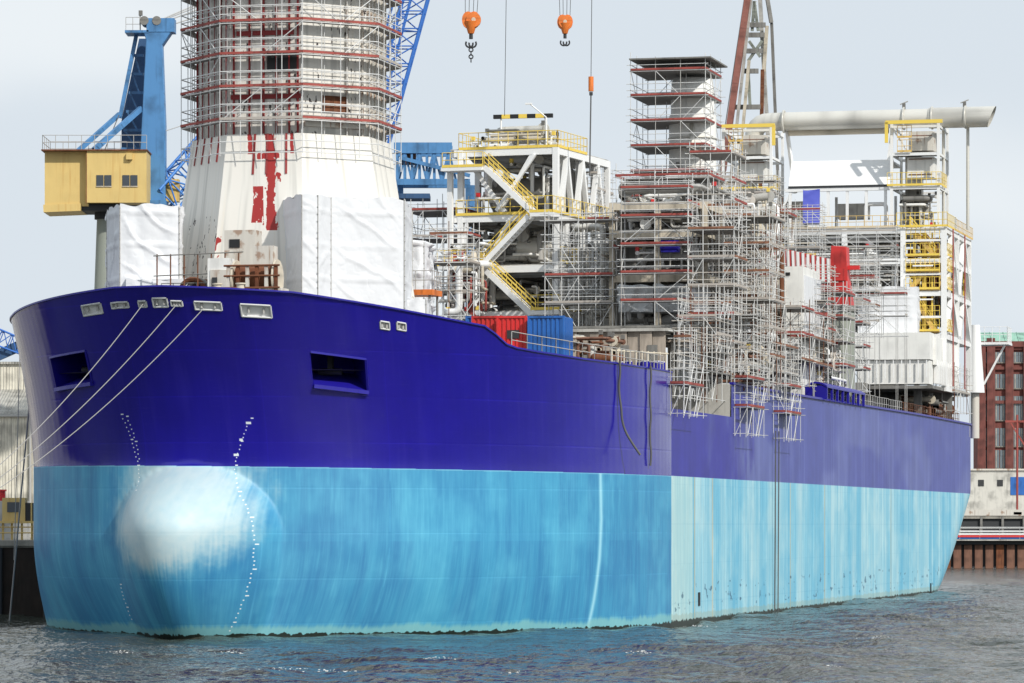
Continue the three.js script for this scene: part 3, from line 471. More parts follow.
// sheeted enclosures: a wrapped prism with billowed, wrinkled faces
function wrapped(name, label, pts, y0, y1, seed, m = M.tarp, amp = .12) {   // pts: [px, D] corners seen from above, front first
  const P = pts.map(([px, D]) => { const [u, , w] = q(px, 0, D); return [u, w]; }), cu = P.reduce((a, p) => a + p[0], 0) / P.length, cw = P.reduce((a, p) => a + p[1], 0) / P.length;
  const g = thing(name, label, 'tarpaulin', [cu, y0, cw], { group: 'sheeted enclosures on deck' }), h = y1 - y0;
  for (let i = 0; i < P.length; i++) {
    const a = P[i], b = P[(i + 1) % P.length], L = Math.hypot(b[0] - a[0], b[1] - a[1]), nx = Math.max(4, Math.round(L / .16)), ny = Math.max(4, Math.round(h / .16)), n = [(b[1] - a[1]) / L, -(b[0] - a[0]) / L], pos = [], uv = [], idx = [];
    const out = ((a[0] + b[0]) / 2 - cu) * n[0] + ((a[1] + b[1]) / 2 - cw) * n[1] > 0 ? 1 : -1;
    for (let y = 0; y <= ny; y++) for (let x = 0; x <= nx; x++) {
      const s = x / nx, t = y / ny, X = s * L, Y = t * h, edge = Math.min(1, 6 * s, 6 * (1 - s)), lift = Math.abs(((Y + .3) % 2) - 1);
      const cr = Math.abs((X * .55 + Y * (i % 2 ? .8 : -.7) + seed + fbm(X * .4, Y * .4 + seed, 2) * 1.5) % 1.9 - .95); const d = edge * (amp * .5 * sstep(.16, 0, cr) + amp * 1.3 * (fbm(X * .8 + seed, Y * .5, 3) - .5) + amp * .5 * Math.abs(Math.sin(X * 1.7 + 3 * fbm(X * .6 + seed, Y * .6, 2) + Y * .9 * Math.sin(seed + i))) * fbm(X * .3, Y * .3 + seed, 2) + amp * .5 * sstep(.85, 1, lift));
      pos.push(lerp(a[0], b[0], s) - cu + out * n[0] * d, Y + .1 * t * (fbm(X * 1.3 + seed, 1, 2) - .5) * (y === ny ? 3 : 0), lerp(a[1], b[1], s) - cw + out * n[1] * d); uv.push(X, Y);
      if (x < nx && y < ny) { const k = y * (nx + 1) + x; idx.push(k, k + 1, k + nx + 1, k + 1, k + nx + 2, k + nx + 1); }
    }
    const gg = new THREE.BufferGeometry(); gg.setAttribute('position', new THREE.Float32BufferAttribute(pos, 3)); gg.setAttribute('uv', new THREE.Float32BufferAttribute(uv, 2)); gg.setIndex(idx); gg.computeVertexNormals();
    add(g, 'sheet', gg, m); if (name.startsWith('sheeted_e')) { const px0 = a[0] - cu, pz0 = a[1] - cw; tube(g, 'seam_batten', M.galvDull, [px0 * 1.004, .1, pz0 * 1.004], [px0 * 1.004, h - .1, pz0 * 1.004], .035); for (let k = 1; k * .5 < h; k++) { const e = add(g, 'tie', unitBox, M.galvDull); e.position.set(px0 * 1.012, k * .5 + .1 * Math.sin(k * 2.3), pz0 * 1.012); e.scale.set(.07, .05, .07); } }
  }
  const s = new THREE.Shape(P.map((p) => new THREE.Vector2(p[0] - cu, p[1] - cw))), tg_ = new THREE.ShapeGeometry(s); tg_.rotateX(Math.PI / 2); tg_.translate(0, h - .04, 0); add(g, 'roof_sheet', tg_, m);
  return g;
}
const ya = (py, D) => CAMY + (HORIZON - py) / FOC * D;
wrapped('sheeted_enclosure', 'tall white sheeted enclosure right of the turret tower', [[275, 246], [302, 239.5], [318, 239.8], [331, 241.5], [404, 243], [412, 252], [300, 256]], 17.6, ya(196, 241), 3);
wrapped('sheeted_enclosure', 'white sheeted box with folded cover left of the turret tower', [[107, 245], [120, 240.5], [179, 241], [182, 244], [150, 250], [112, 252]], 17.6, ya(205, 241), 8, M.tarp, .2);
wrapped('sheeted_machinery', 'low white sheeted machinery just above the bow bulwark', [[126, 240], [194, 240], [196, 244], [128, 244]], 17.8, ya(279, 240), 13, M.tarp, .2);
wrapped('sheeted_equipment', 'white wrapped equipment beside the orange edged platform', [[404, 262], [424, 262], [432, 270], [406, 272]], 17.2, ya(243, 264), 17, M.tarp, .5);
wrapped('sheeted_equipment', 'small white wrapped crate at the foot of the tall enclosure', [[404, 247], [426, 247], [430, 252], [406, 252]], 17, ya(298, 247), 21, M.tarp, .3);
{
  const g = thing('orange_platform', 'orange edged platform with thin railing beside the tall white enclosure', 'platform', q(401, 293, 256)), y = 0;
  box(g, 'deck', M.orange, [.6, 0, 1.1], [2.4, .35, 2.3]); railing(g, M.galvDull, [-.5, .18, 0], [-.5, .18, 2.2], 1.2, .55, false); railing(g, M.galvDull, [-.5, .18, 2.2], [1.7, .18, 2.2], 1.2, .55, false); for (const [x, z] of [[-.4, .2], [-.4, 2], [1.5, 2], [1.5, .2]]) tube(g, 'leg', M.steel, [x, -5.3, z], [x, -.17, z], .08);
}
{ // forecastle clutter
  const base = 17.9, dk = (px, D) => { const p = q(px, 300, D); return [p[0], base, p[2]]; };
  let g = thing('handrail', 'thin dark handrail with posts above the bow bulwark', 'railing', dk(157, 238.6));
  for (let i = 0; i < 7; i++) tube(g, 'post', M.rust, [0, 0, i * .85], [0, 4.7, i * .85], .045); for (const h of [2.6, 3.4, 4.6]) tube(g, 'rail', M.steel, [-.05, h, -.2], [-.05, h + .15, 5.4], .035); railing(g, M.steel, [.8, 1.9, 0], [.8, 1.9, 5.2], 1.1, .8, false);
  g = thing('locker', 'plain white steel locker in front of the turret tower', 'locker', dk(221, 238)); box(g, 'body', M.white, [0, 2.2, 0], [1, 4.4, 1.35]); box(g, 'door', M.whiteWorn, [-.53, 2, 0], [.05, 3.4, 1]); tube(g, 'handle', M.dark, [-.6, 2.2, .35], [-.6, 2.6, .35], .03); box(g, 'hose_hook', M.dark, [-.6, 3, -.2], [.1, .5, .3]);
  g = thing('tall_housing', 'tall off white housing with small black hatch before the turret', 'housing', dk(243, 240)); box(g, 'body', M.whiteWorn, [0, 3.1, 0], [1.4, 6.2, 1.9]); box(g, 'hatch', M.black, [-.72, 5.4, -.3], [.06, .5, .65]);
  g = thing('windlass', 'rust stained winch frame with upright brown posts beside the locker', 'winch', dk(257, 234.5));
  box(g, 'base_frame', M.whiteWorn, [0, 1.2, 0], [1.6, 2.4, 3.4]); for (let i = 0; i < 6; i++) box(g, 'post', i % 2 ? M.rust : M.whiteWorn, [-.95, 1.9, -1.45 + i * .58], [.16, 3.6, .2]); for (const y of [2.4, 3.1, 3.7]) tube(g, 'cross_bar', M.rust, [-1.05, y, -1.7], [-1.05, y, 1.7], .06);
  tube(g, 'drum', M.rust, [0, 3, -1.2], [0, 3, 1.2], .75, true); for (const z of [-1.25, 1.25]) tube(g, 'drum_flange', M.cream, [0, 3, z - .06], [0, 3, z + .06], 1.1, true); box(g, 'motor', M.whiteWorn, [.2, 4.3, .5], [1, 1.2, 1.1]);
  g = thing('chain_stopper', 'dark coil of rope and chain on the foredeck left of the locker', 'rope coil', dk(196, 240)); for (let i = 0; i < 6; i++) { const t = add(g, 'coil', new THREE.TorusGeometry(.75 - i * .06, .16, 7, 18), i % 2 ? M.steel : M.rust); t.rotation.y = Math.PI / 2; t.position.set((i - 3) * .22, 2.5, (i % 3) * .3); } box(g, 'stand', M.rust, [0, 1, .2], [1.6, 2, 2]);
  g = thing('bollard', 'pair of cream mooring bitts on the foredeck below the locker', 'bollard', dk(229, 232)); box(g, 'plate', M.cream, [0, .9, 0], [.9, 1.8, 2.6]); for (const z of [-.7, .7]) { tube(g, 'post', M.cream, [0, 1.8, z], [0, 2.5, z], .22, true); tube(g, 'cap', M.cream, [0, 2.5, z], [0, 2.58, z], .3, true); }
  g = thing('scaffold', 'rusty foredeck scaffold between the left sheeted box and the locker', 'scaffold', dk(166, 248), { group: 'tube scaffolds around the ship' }); scaffoldParts(g, { nx: 1, nz: 3, bx: 1.4, bz: 1.5, levels: 2, seed: 4, tubeM: M.rust, red: .2 });
}
{ // mooring lines to the quay
  const ends = [[143, 304, 227, -82, 528], [177, 304, 226.3, -78, 530], [204, 308, 226, -74, 532]];
  ['leftmost of the three white mooring lines from the bow', 'middle one of the three white mooring lines from the bow', 'rightmost of the three white mooring lines from the bow'].forEach((l, i) => {
    const [x, y, D, bx_, by] = ends[i], a = at(x, y, D - .5), b = at(bx_, by, 216), o = add(scene, numbered('mooring_line'), ropeGeo(a, b, 1.1, .026), M.rope); o.userData = { label: l, category: 'rope', group: 'mooring lines' };
  });
  const bl = thing('mooring_dolphin', 'steel mooring pile in the water left of the bow holding the mooring lines', 'pile', at(-78, 530, 216), { world: true }); bl.position.y = 0; tube(bl, 'pile', M.dark, [0, -3, 0], [0, 5.6, 0], .7, true); tube(bl, 'bollard', M.yellow, [0, 5.6, 0], [0, 6.6, 0], .35, true);
  [['long white rope hanging from the bow edge to the water', [36, 330], [9, 626], 0, M.rope, .06], ['thin slack rope looping down the dark quay wall', [38, 360], [46, 608], 1, M.rope, .035], ['thin upright line in front of the pale warehouse', [20, 345], [14, 560], 0, M.galvDull, .03]].forEach(([l, a, b, sag, m, r]) => { const o = add(scene, numbered('hanging_rope'), ropeGeo(at(...a, 262), at(...b, 266), sag, r), m); o.userData = { label: l, category: 'rope', group: 'ropes at the bow' }; });
}
{ // hoses over the port side
  const dr = (label, px, y1, y2, r, name, cat, curl) => { const p = q(px, 400, 256), top = [p[0], y1, p[2]]; let best = [1e9]; for (let v = .4; v < 1; v += .002) { const h = hullPt(v, 14), e = Math.abs(projX(h[0], h[2]) - px); if (e < best[0]) best = [e, v]; } const n = best[1], pts = []; for (let i = 0; i <= 8; i++) { const y = lerp(y1, y2, i / 8), h = hullPt(n, y); pts.push(ship(h[0] - (curl ? .0 : 0), y, h[2] + .16 + .04 * Math.sin(i * 2)).add(new THREE.Vector3(curl * Math.pow(i / 8, 4), 0, 0))); } const o = add(scene, numbered(name), new THREE.TubeGeometry(new THREE.CatmullRomCurve3(pts), 24, r, 7), M.ropeDark); o.userData = { label, category: cat, group: 'hoses over the port side' }; };
  dr('black hose hanging over the blue side and curling at its end', 617, 16.6, 10.8, .075, 'hanging_hose', 'hose', 1.3);
  dr('straight black hose hanging near the end of the dark blue paint', 648, 16.5, 10.2, .07, 'hanging_hose', 'hose', 0);
  for (const [l, px] of [['left line of the dark pair standing for rope shadows down to the waterline', 769], ['right line of the dark pair standing for rope shadows down to the waterline', 773]]) { const u = 38 + (px - 769) * .35, o = add(scene, numbered('shadow_line'), ropeGeo(ship(u, 13.4, BH + .3), ship(u + .4, .1, BH + .15), .02, .05), M.ropeDark); o.userData = { label: l, category: 'rope', group: 'dark lines standing for rope shadows at midship' }; }  // thin dark lines stand for the shadows of hanging ropes on the hull
}

// ================================================================ WHITE FRAME MODULE (stairs, yellow rails)
const W_ = M.whiteClean, YL = M.yellow;
{
  const O = q(556, 308, 296); O[1] = 15.4; const YAW = -.103, H = (y) => y - 15.4;
  const g = thing('frame_module', 'white steel frame module with zigzag stairs and yellow railings', 'module', O, { yaw: YAW });
  const d1 = H(22.3), d2 = H(25.7), d3 = H(29.5), d4 = H(34.4), Z = -8.2, X = 12;
  for (const [x, z] of [[0, 0], [0, Z + .7], [X, 0], [X, Z]]) box(g, 'column', W_, [x, d4 / 2, z], [.42, d4, .42]);
  box(g, 'column', W_, [-.4, H(33) / 2, Z], [.38, H(33), .38]); box(g, 'column', W_, [5.6, d4 / 2, Z], [.4, d4, .4]);
  for (const y of [d1, d2, d3, d4]) { box(g, 'beam', W_, [0, y - .25, Z / 2], [.34, .5, -Z - .4]); box(g, 'beam', W_, [X, y - .25, Z / 2], [.3, .5, -Z - .4]); box(g, 'beam', W_, [X / 2, y - .25, 0], [X - .4, .5, .34]); box(g, 'beam', W_, [X / 2, y - .25, Z], [X - .4, .5, .34]); box(g, 'deck_plate', M.steelLight, [X / 2, y + .04, Z / 2], [X + .2, .08, -Z + .2]); }
  // diagonals of the front and of the port side
  beam(g, 'brace', W_, [0, d4 - .4, Z + 1], [0, d3 + .2, Z + 4.2], .3); beam(g, 'brace', W_, [0, d4 - .4, Z + 4.2 + 2.2], [0, d3, Z + 3.6], .28); beam(g, 'brace', W_, [0, d3 - .4, Z + 4.6], [0, d2, Z + 2.6], .3); beam(g, 'brace', W_, [0, d3 - .4, Z + 1.2], [0, d2 + .2, Z + .8], .26); beam(g, 'brace', W_, [0, d2 - .4, Z + 3], [0, d1, Z + 1.8], .3); beam(g, 'brace', W_, [-.2, d4 - .5, -1.6], [-.2, d3 + .3, -4.6], .26);
  for (const [a, b] of [[0, d1], [d1, d3], [d3, d4]]) for (const x of [2.4, 6, 9.6]) { beam(g, 'brace', W_, [x, b - .4, .02], [x - 1.6, a + .1, .02], .34); beam(g, 'brace', W_, [x, b - .4, -.02], [x + 1.4, a + .1, -.02], .34); box(g, 'column', W_, [x, (a + b) / 2, -.3], [.36, b - a - .5, .36]); }
  // stairs in front
  stair(g, [-1.3, d3, -1.4], [-1.3, H(33), -5.2], 1, W_, YL); stair(g, [-1.3, d2, -5.4], [-1.3, d3 - .2, -1.7], 1, W_, YL); stair(g, [-1.3, d1 - .3, -1.5], [-1.3, d2 - .2, -5.3], 1, W_, YL);
  box(g, 'landing', W_, [-.8, H(33) - .1, -6.9], [1.6, .3, 3.2]); box(g, 'landing', W_, [-.8, d3 - .15, -.6], [1.6, .3, 1.8]); box(g, 'landing', W_, [-.8, d2 - .12, -7], [1.6, .3, 3.6]); box(g, 'landing', W_, [-.8, d1 - .2, -.4], [1.6, .3, 2.4]);
  railing(g, YL, [-1.6, d3, -1.5], [-1.6, d3, .3], 1.2, .6); railing(g, YL, [-1.6, d3, .3], [0, d3, .3], 1.2, .8); railing(g, YL, [-.25, d3, Z + .4], [-.25, d3, -1.8], 1.15, .9); railing(g, YL, [.3, d3, .28], [X, d3, .28], 1.25, .9); railing(g, YL, [.3, d2 + .2, .28], [X, d2 + .2, .28], 1.2, .9); railing(g, YL, [.3, d1 + .1, .28], [X, d1 + .1, .28], 1.1, .9);
  railing(g, YL, [-1.6, d2, -8.8], [-1.6, d2, -5.4], 1.15, .6); railing(g, YL, [-.2, d4, Z + .6], [-.2, d4, .2], 1.25, .8); railing(g, YL, [-.2, d4, .2], [X * .55, d4, .2], 1.25, .8); railing(g, YL, [-.2, d4, Z + .6], [X * .6, d4, Z + .6], 1.25, .8); railing(g, YL, [X * .6, d4, Z + .6], [X * .55, d4, .2], 1.25, .8); railing(g, YL, [-1.6, H(33), -8.4], [-1.6, H(33), -5.2], 1.1, .6); railing(g, YL, [-1.6, d1, -1.4], [-1.6, d1, .8], 1.1, .5);
  const o2 = (dx, y, dz) => { const v = new THREE.Vector3(dx, 0, dz).applyAxisAngle(UP, YAW); return [O[0] + v.x, y, O[2] + v.z]; };
  // striped lifting beam over the roof
  let t = thing('lifting_beam', 'black and yellow striped lifting beam on white posts above the frame module', 'gantry', o2(1.6, 34.48, -4.9)); for (const z of [0, 3.4]) tube(t, 'post', W_, [0, 0, z], [0, 2.4, z], .07); for (let i = 0; i < 7; i++) box(t, 'stripe', i % 2 ? M.orange && YL : M.black, [0, 2.5, -.25 + i * .65], [.3, .3, .64]); box(t, 'rail', W_, [0, 1.3, 1.7], [.12, .12, 3.3]);
  t = thing('lamp_pole', 'bent white lamp pole on the roof of the frame module', 'lamp pole', o2(.4, 34.48, -.9)); tube(t, 'pole', W_, [0, 0, 0], [0, 2.2, 0], .07); tube(t, 'arm', W_, [0, 2.2, 0], [0, 3.2, -1.2], .05); box(t, 'lamp', W_, [0, 3.25, -1.35], [.2, .12, .5]);
  pipework('small valves and pipes behind the roof railing of the frame module', o2(.6, 34.5, -7.4), [4, 1.5, 6.6], 34, 301, { yaw: YAW, mats: [M.whiteClean, M.silver, M.steel, M.cream] });
  pipework('grey pipework on the upper storey of the frame module', o2(1, 29.6, -7.6), [10, 4.2, 7], 46, 302, { yaw: YAW });
  pipework('grey pipework on the middle storey of the frame module', o2(1, 25.8, -7.6), [10, 3.2, 7], 40, 303, { yaw: YAW });
  pipework('grey pipework on the lower storey of the frame module', o2(1, 22.4, -7.6), [10, 2.8, 7], 34, 304, { yaw: YAW });
  vessel('dark grey vessel lying on the upper storey of the frame module', o2(4, 29.6, -3.5), 5, 1.3, M.steel, false, YAW); vessel('light grey vessel on the middle storey of the frame module', o2(3.4, 25.8, -2.6), 2.6, .95, M.silver, false, YAW); vessel('upright white vessel on the lower storey of the frame module', o2(6.5, 16, 1.1), 6, 1.1, M.white, true); vessel('upright white vessel nearest the striped scaffold beside the frame module', o2(10.2, 16, 1.1), 6, 1.1, M.whiteWorn, true);
  const bk = thing('equipment_wall', 'dark panelled equipment wall inside the frame module', 'wall', o2(7.8, 15.6, -7.4), { yaw: YAW }); for (const y of [H(22.5), H(25.9), H(29.7)]) for (let i = 0; i < 4; i++) box(bk, 'panel', i % 2 ? M.steel : M.steelLight, [0, y + 1.3, .9 + i * 1.75], [.2, 2.6, 1.7]); for (const z of [.1, 7.1]) box(bk, 'post', M.steel, [0, 8.6, z], [.3, 17.2, .2]);
  // box girders carrying the module
  const sk = thing('support_skid', 'white plated support skid under the frame module behind the containers', 'skid', o2(-.8, 18.8, -8.6), { yaw: YAW }); box(sk, 'girder', M.white, [0, 1.4, 5], [.4, 2.4, 10.4]); box(sk, 'girder', M.white, [6, 1.4, 9.8], [12, 2.4, .4]); for (let i = 0; i < 5; i++) box(sk, 'stool', M.steel, [.4, -1.6, 1 + i * 2], [.6, 3.4, .6]);
}
{ // containers on the port deck edge
  const cont = (label, px, w, m, D, win) => { const O = q(px, 318, D); const g = thing('container', label, 'container', [O[0], 16.9, O[2]], { group: 'deck containers' }); const h = ya(316, D) - 16.9;
    box(g, 'body', m, [1.2, h / 2, w / 2], [2.4, h - .1, w - .1]); for (let i = 0; i < Math.round(w / .3); i++) box(g, 'corrugation', m, [-.03, h / 2, .15 + i * .3], [.08, h - .35, .14]); for (const z of [.06, w - .06]) box(g, 'corner_post', m, [-.05, h / 2, z], [.14, h, .14]); for (const y of [.08, h - .08]) box(g, 'rail', m, [-.05, y, w / 2], [.14, .14, w - .24]); for (let i = 0; i < 8; i++) box(g, 'corrugation', m, [.2 + i * .28, h / 2, w + .0], [.14, h - .3, .08]);
    if (win) box(g, 'window', M.dark, [-.09, h * .62, w * .55], [.06, .55, .8]); return g; };
  cont('red steel container with a small dark window', 472, 2.05, M.red, 262, false); cont('bright red container face beside the blue container', 497, 2, M.redClean, 261, true); cont('blue corrugated container right of the red ones', 528, 2.45, M.blueBox, 260); cont('narrow blue container end peeping out left of the red container', 466, .5, M.blueBox, 266);
  const st = thing('container_stand', 'steel stand under the deck containers', 'stand', [q(470, 0, 262)[0] - 3, 15.4, q(470, 0, 262)[2] - .2]); box(st, 'top', M.steel, [3, 1.4, 3.4], [4.4, .2, 7.6]); for (const z of [.2, 3.4, 6.6]) for (const x of [1.4, 4.6]) box(st, 'leg', M.steel, [x, .65, z], [.3, 1.3, .3]);
  const hb = thing('deck_railing', 'pale railing along the deck edge before the containers', 'railing', [0, 0, 0]); let p = null; for (let v = .56; v <= .99; v += .03) { const a = hullPt(v, hullTop(v)); a[0] += .4; a[2] -= .4; if (p) railing(hb, M.galvDull, p, a, 1.0, 1.1, false, 'rail_section'); p = a; }
}
{ // behind the containers: deck-edge clutter with blue drums
  const r = rng(40); const lab = ['first', 'second', 'third', 'fourth', 'fifth', 'sixth', 'seventh', 'eighth'];
  [616, 622, 628, 640, 645, 652, 657, 661].forEach((px, i) => { const D = 262 + (i % 2) * 1.2, O = q(px, 360, D); const g = thing('drum', lab[i] + ' blue drum from the left in the row at the deck edge', 'drum', [O[0], 15.4, O[2]], { group: 'blue drums at the deck edge' }); tube(g, 'body', M.navy, [0, .02, 0], [0, 1.75, 0], .3, true); for (const y of [.6, 1.2]) tube(g, 'hoop', M.blueBox, [0, y, 0], [0, y + .06, 0], .325, true); tube(g, 'lid', M.whiteClean, [0, 1.75, 0], [0, 1.8, 0], .27, true); });
  const w = thing('white_crate_rack', 'white barred rack around the blue drums', 'rack', q(612, 372, 260)); const B = (px) => { const a = q(px, 372, 260 + (px - 612) * .09), o = q(612, 372, 260); return [a[0] - o[0], 0, a[2] - o[2]]; }; for (let i = 0; i <= 9; i++) { const a = B(612 + i * 6); tube(w, 'bar', M.cream, [a[0], 0, a[2]], [a[0], 1.5, a[2]], .05); } tube(w, 'top_bar', M.cream, [...B(610)].map((v, i) => i === 1 ? 1.4 : v), [...B(668)].map((v, i) => i === 1 ? 1.4 : v), .05);
  const s = thing('deck_house', 'beige panelled deck house below the cable tray', 'deck house', q(565, 372, 276)); s.position.y = 15.4; for (let i = 0; i < 8; i++) box(s, 'wall_panel', M.beige, [.15 * (i % 2), 2.2, .45 + i * .88], [.3, 4.3, .84]); box(s, 'roof', M.steelLight, [2, 4.45, 3.5], [4.6, .2, 7.6]); for (const z of [1.4, 4.2, 6.2]) box(s, 'door_frame', M.steel, [-.18, 1.9, z], [.08, 3, .7]);
  const c = thing('cable_tray', 'long grey cable tray across the front of the midship module', 'cable tray', q(566, 344, 279)); for (let i = 0; i < 4; i++) box(c, 'ladder', i % 2 ? M.steel : M.beige, [0, .12 + i * .34, 4.6], [.5, .16, 9.6]); for (let i = 0; i < 6; i++) box(c, 'post', M.steelLight, [.3, -1.5, .3 + i * 1.8], [.18, 4.6, .18]);
  pipework('rusty pipes and fittings on deck left of the blue drums', q(567, 362, 266), [3, 1.9, 3.4], 16, 315, { mats: [M.rust, M.brown, M.cream, M.steelLight] });
}
// ================================================================ MIDSHIP MODULE AND SCAFFOLD MASS
{
  const O = q(612, 345, 288); O[1] = 15.4; const H = (y) => y - 15.4;
  const g = thing('midship_module', 'dark decked midship module behind the scaffold bays', 'module', O); frameParts(g, M.cream, [0, 7, 14, 21], [0, 3.4, 6.8], [H(20.6), H(24.4), H(27.6), H(29.6)], { col: .35, bm: .5, deckM: M.steelLight });
  for (let i = 0; i < 4; i++) { box(g, 'bulkhead', M.steel, [3.4, H(24.6) + 1.7 - (i > 1 ? 0 : 3.8), .9 + (i % 2) * 3.4], [.2, 3.3, 3.1]); box(g, 'bulkhead', M.steel, [3.6, H(27.6) + .8, 1 + (i % 2) * 3.4], [.2, 1.5, 3.2]); }
  wrapped('sheeted_bay', 'grey translucent sheeting over the left bay of the midship module', [[619, 287], [653, 287], [653, 289], [619, 289]], ya(312, 287), ya(285, 287), 31, M.tarpGrey, .4);
  wrapped('sheeted_bay', 'grey sheeting over the right bay of the midship module', [[656, 287], [692, 287], [692, 289], [656, 289]], ya(312, 287), ya(284, 287), 37, M.tarpGrey, .45);
  wrapped('hanging_sheet', 'torn white sheet hanging right of the grey sheeted bays', [[693, 283], [706, 283], [703, 284], [694, 284]], ya(318, 283), ya(286, 283), 41, M.tarp, .6);
  wrapped('hanging_sheet', 'narrow white sheet hanging low beside the scaffold mass', [[738, 290], [748, 290], [747, 291], [739, 291]], ya(355, 290), ya(322, 290), 43, M.tarp, .4);
  wrapped('hanging_sheet', 'pale sheet with long fold hanging above the narrow low sheet', [[722, 292], [738, 292], [736, 293.5], [724, 293.5]], ya(334, 292), ya(300, 292), 47, M.tarp, .6);
  pipework('pipework on the top deck of the midship module', [O[0] + .5, 29.7, O[2] + .3], [18, 1.5, 6.4], 60, 321); pipework('pipework on the third deck of the midship module', [O[0] + .5, 27.7, O[2] + .3], [3, 1.8, 6.4], 26, 322); pipework('pipework on the second deck of the midship module', [O[0] + .5, 24.5, O[2] + .3], [3, 3.2, 6.4], 26, 323); pipework('pipework along the lowest deck of the midship module', [O[0] + .5, 20.7, O[2] + .3], [4, 3, 6.4], 22, 324);
  const bs = thing('blue_machine', 'small blue motor on the third deck of the midship module', 'motor', q(668, 252, 287)); tube(bs, 'housing', M.navy, [0, .4, -.5], [0, .4, .8], .42, true); box(bs, 'foot', M.navy, [0, .03, .15], [.7, .12, 1.2]);
  wrapped('sheeted_house', 'white sheeted block with gabled top above the scaffold mass', [[711, 312], [756, 312], [759, 322], [714, 322]], ya(238, 312), ya(212, 312), 51, M.tarp, .2);
  const hs = thing('white_house', 'white deck house with brown door in the scaffold mass', 'deck house', [q(754, 330, 322)[0], 15.4, q(754, 330, 322)[2]]); const hh = ya(267, 322) - 15.4; box(hs, 'wall', M.white, [4, hh / 2, 2], [8, hh, 4]); box(hs, 'door', M.brown, [-.04, hh - 2.3, .95], [.08, 3, 1.0]); box(hs, 'door_frame', W_, [-.06, hh - .72, .95], [.12, .14, 1.3]); box(hs, 'vent', M.black, [-.04, hh - .6, 2.6], [.06, .25, .7]); for (let i = 0; i < 4; i++) box(hs, 'cladding_panel', M.tarp, [1.2 + i * 2, hh - 3.4, 4.05], [1.9, 5.4, .08]); box(hs, 'landing', M.brown, [-.5, hh - 3.9, .95], [1, .12, 1.6]);
  const ys = thing('access_ladder', 'pale yellow access ladder leaning at the white deck house', 'ladder', q(752, 376, 318)); for (const z of [0, .5]) beam(ys, 'stile', M.cream, [0, 0, z], [.8, 9.4, z + .6], .1); for (let i = 1; i < 20; i++) tube(ys, 'rung', M.cream, [.04 * i, .47 * i, .03 * i], [.04 * i, .47 * i, .5 + .03 * i], .03);
  const y2 = thing('access_ladder', 'second pale ladder right of the brown door', 'ladder', q(768, 376, 317)); for (const z of [0, .5]) beam(y2, 'stile', M.cream, [0, 0, z], [.5, 8.4, z + .3], .1); for (let i = 1; i < 18; i++) tube(y2, 'rung', M.cream, [.03 * i, .47 * i, .016 * i], [.03 * i, .47 * i, .5 + .016 * i], .03);
  const mast = thing('white_portal', 'small white portal frame at the foot of the scaffold tower', 'frame', q(668, 198, 312)); for (const z of [0, 1.6]) box(mast, 'post', W_, [0, -.1, z], [.3, 3.8, .3]); for (const y of [.8, 1.7]) box(mast, 'cross_bar', W_, [0, y, .8], [.25, .25, 1.3]); box(mast, 'base_plate', W_, [.6, -2.05, .8], [2.2, .12, 2.4]);
}
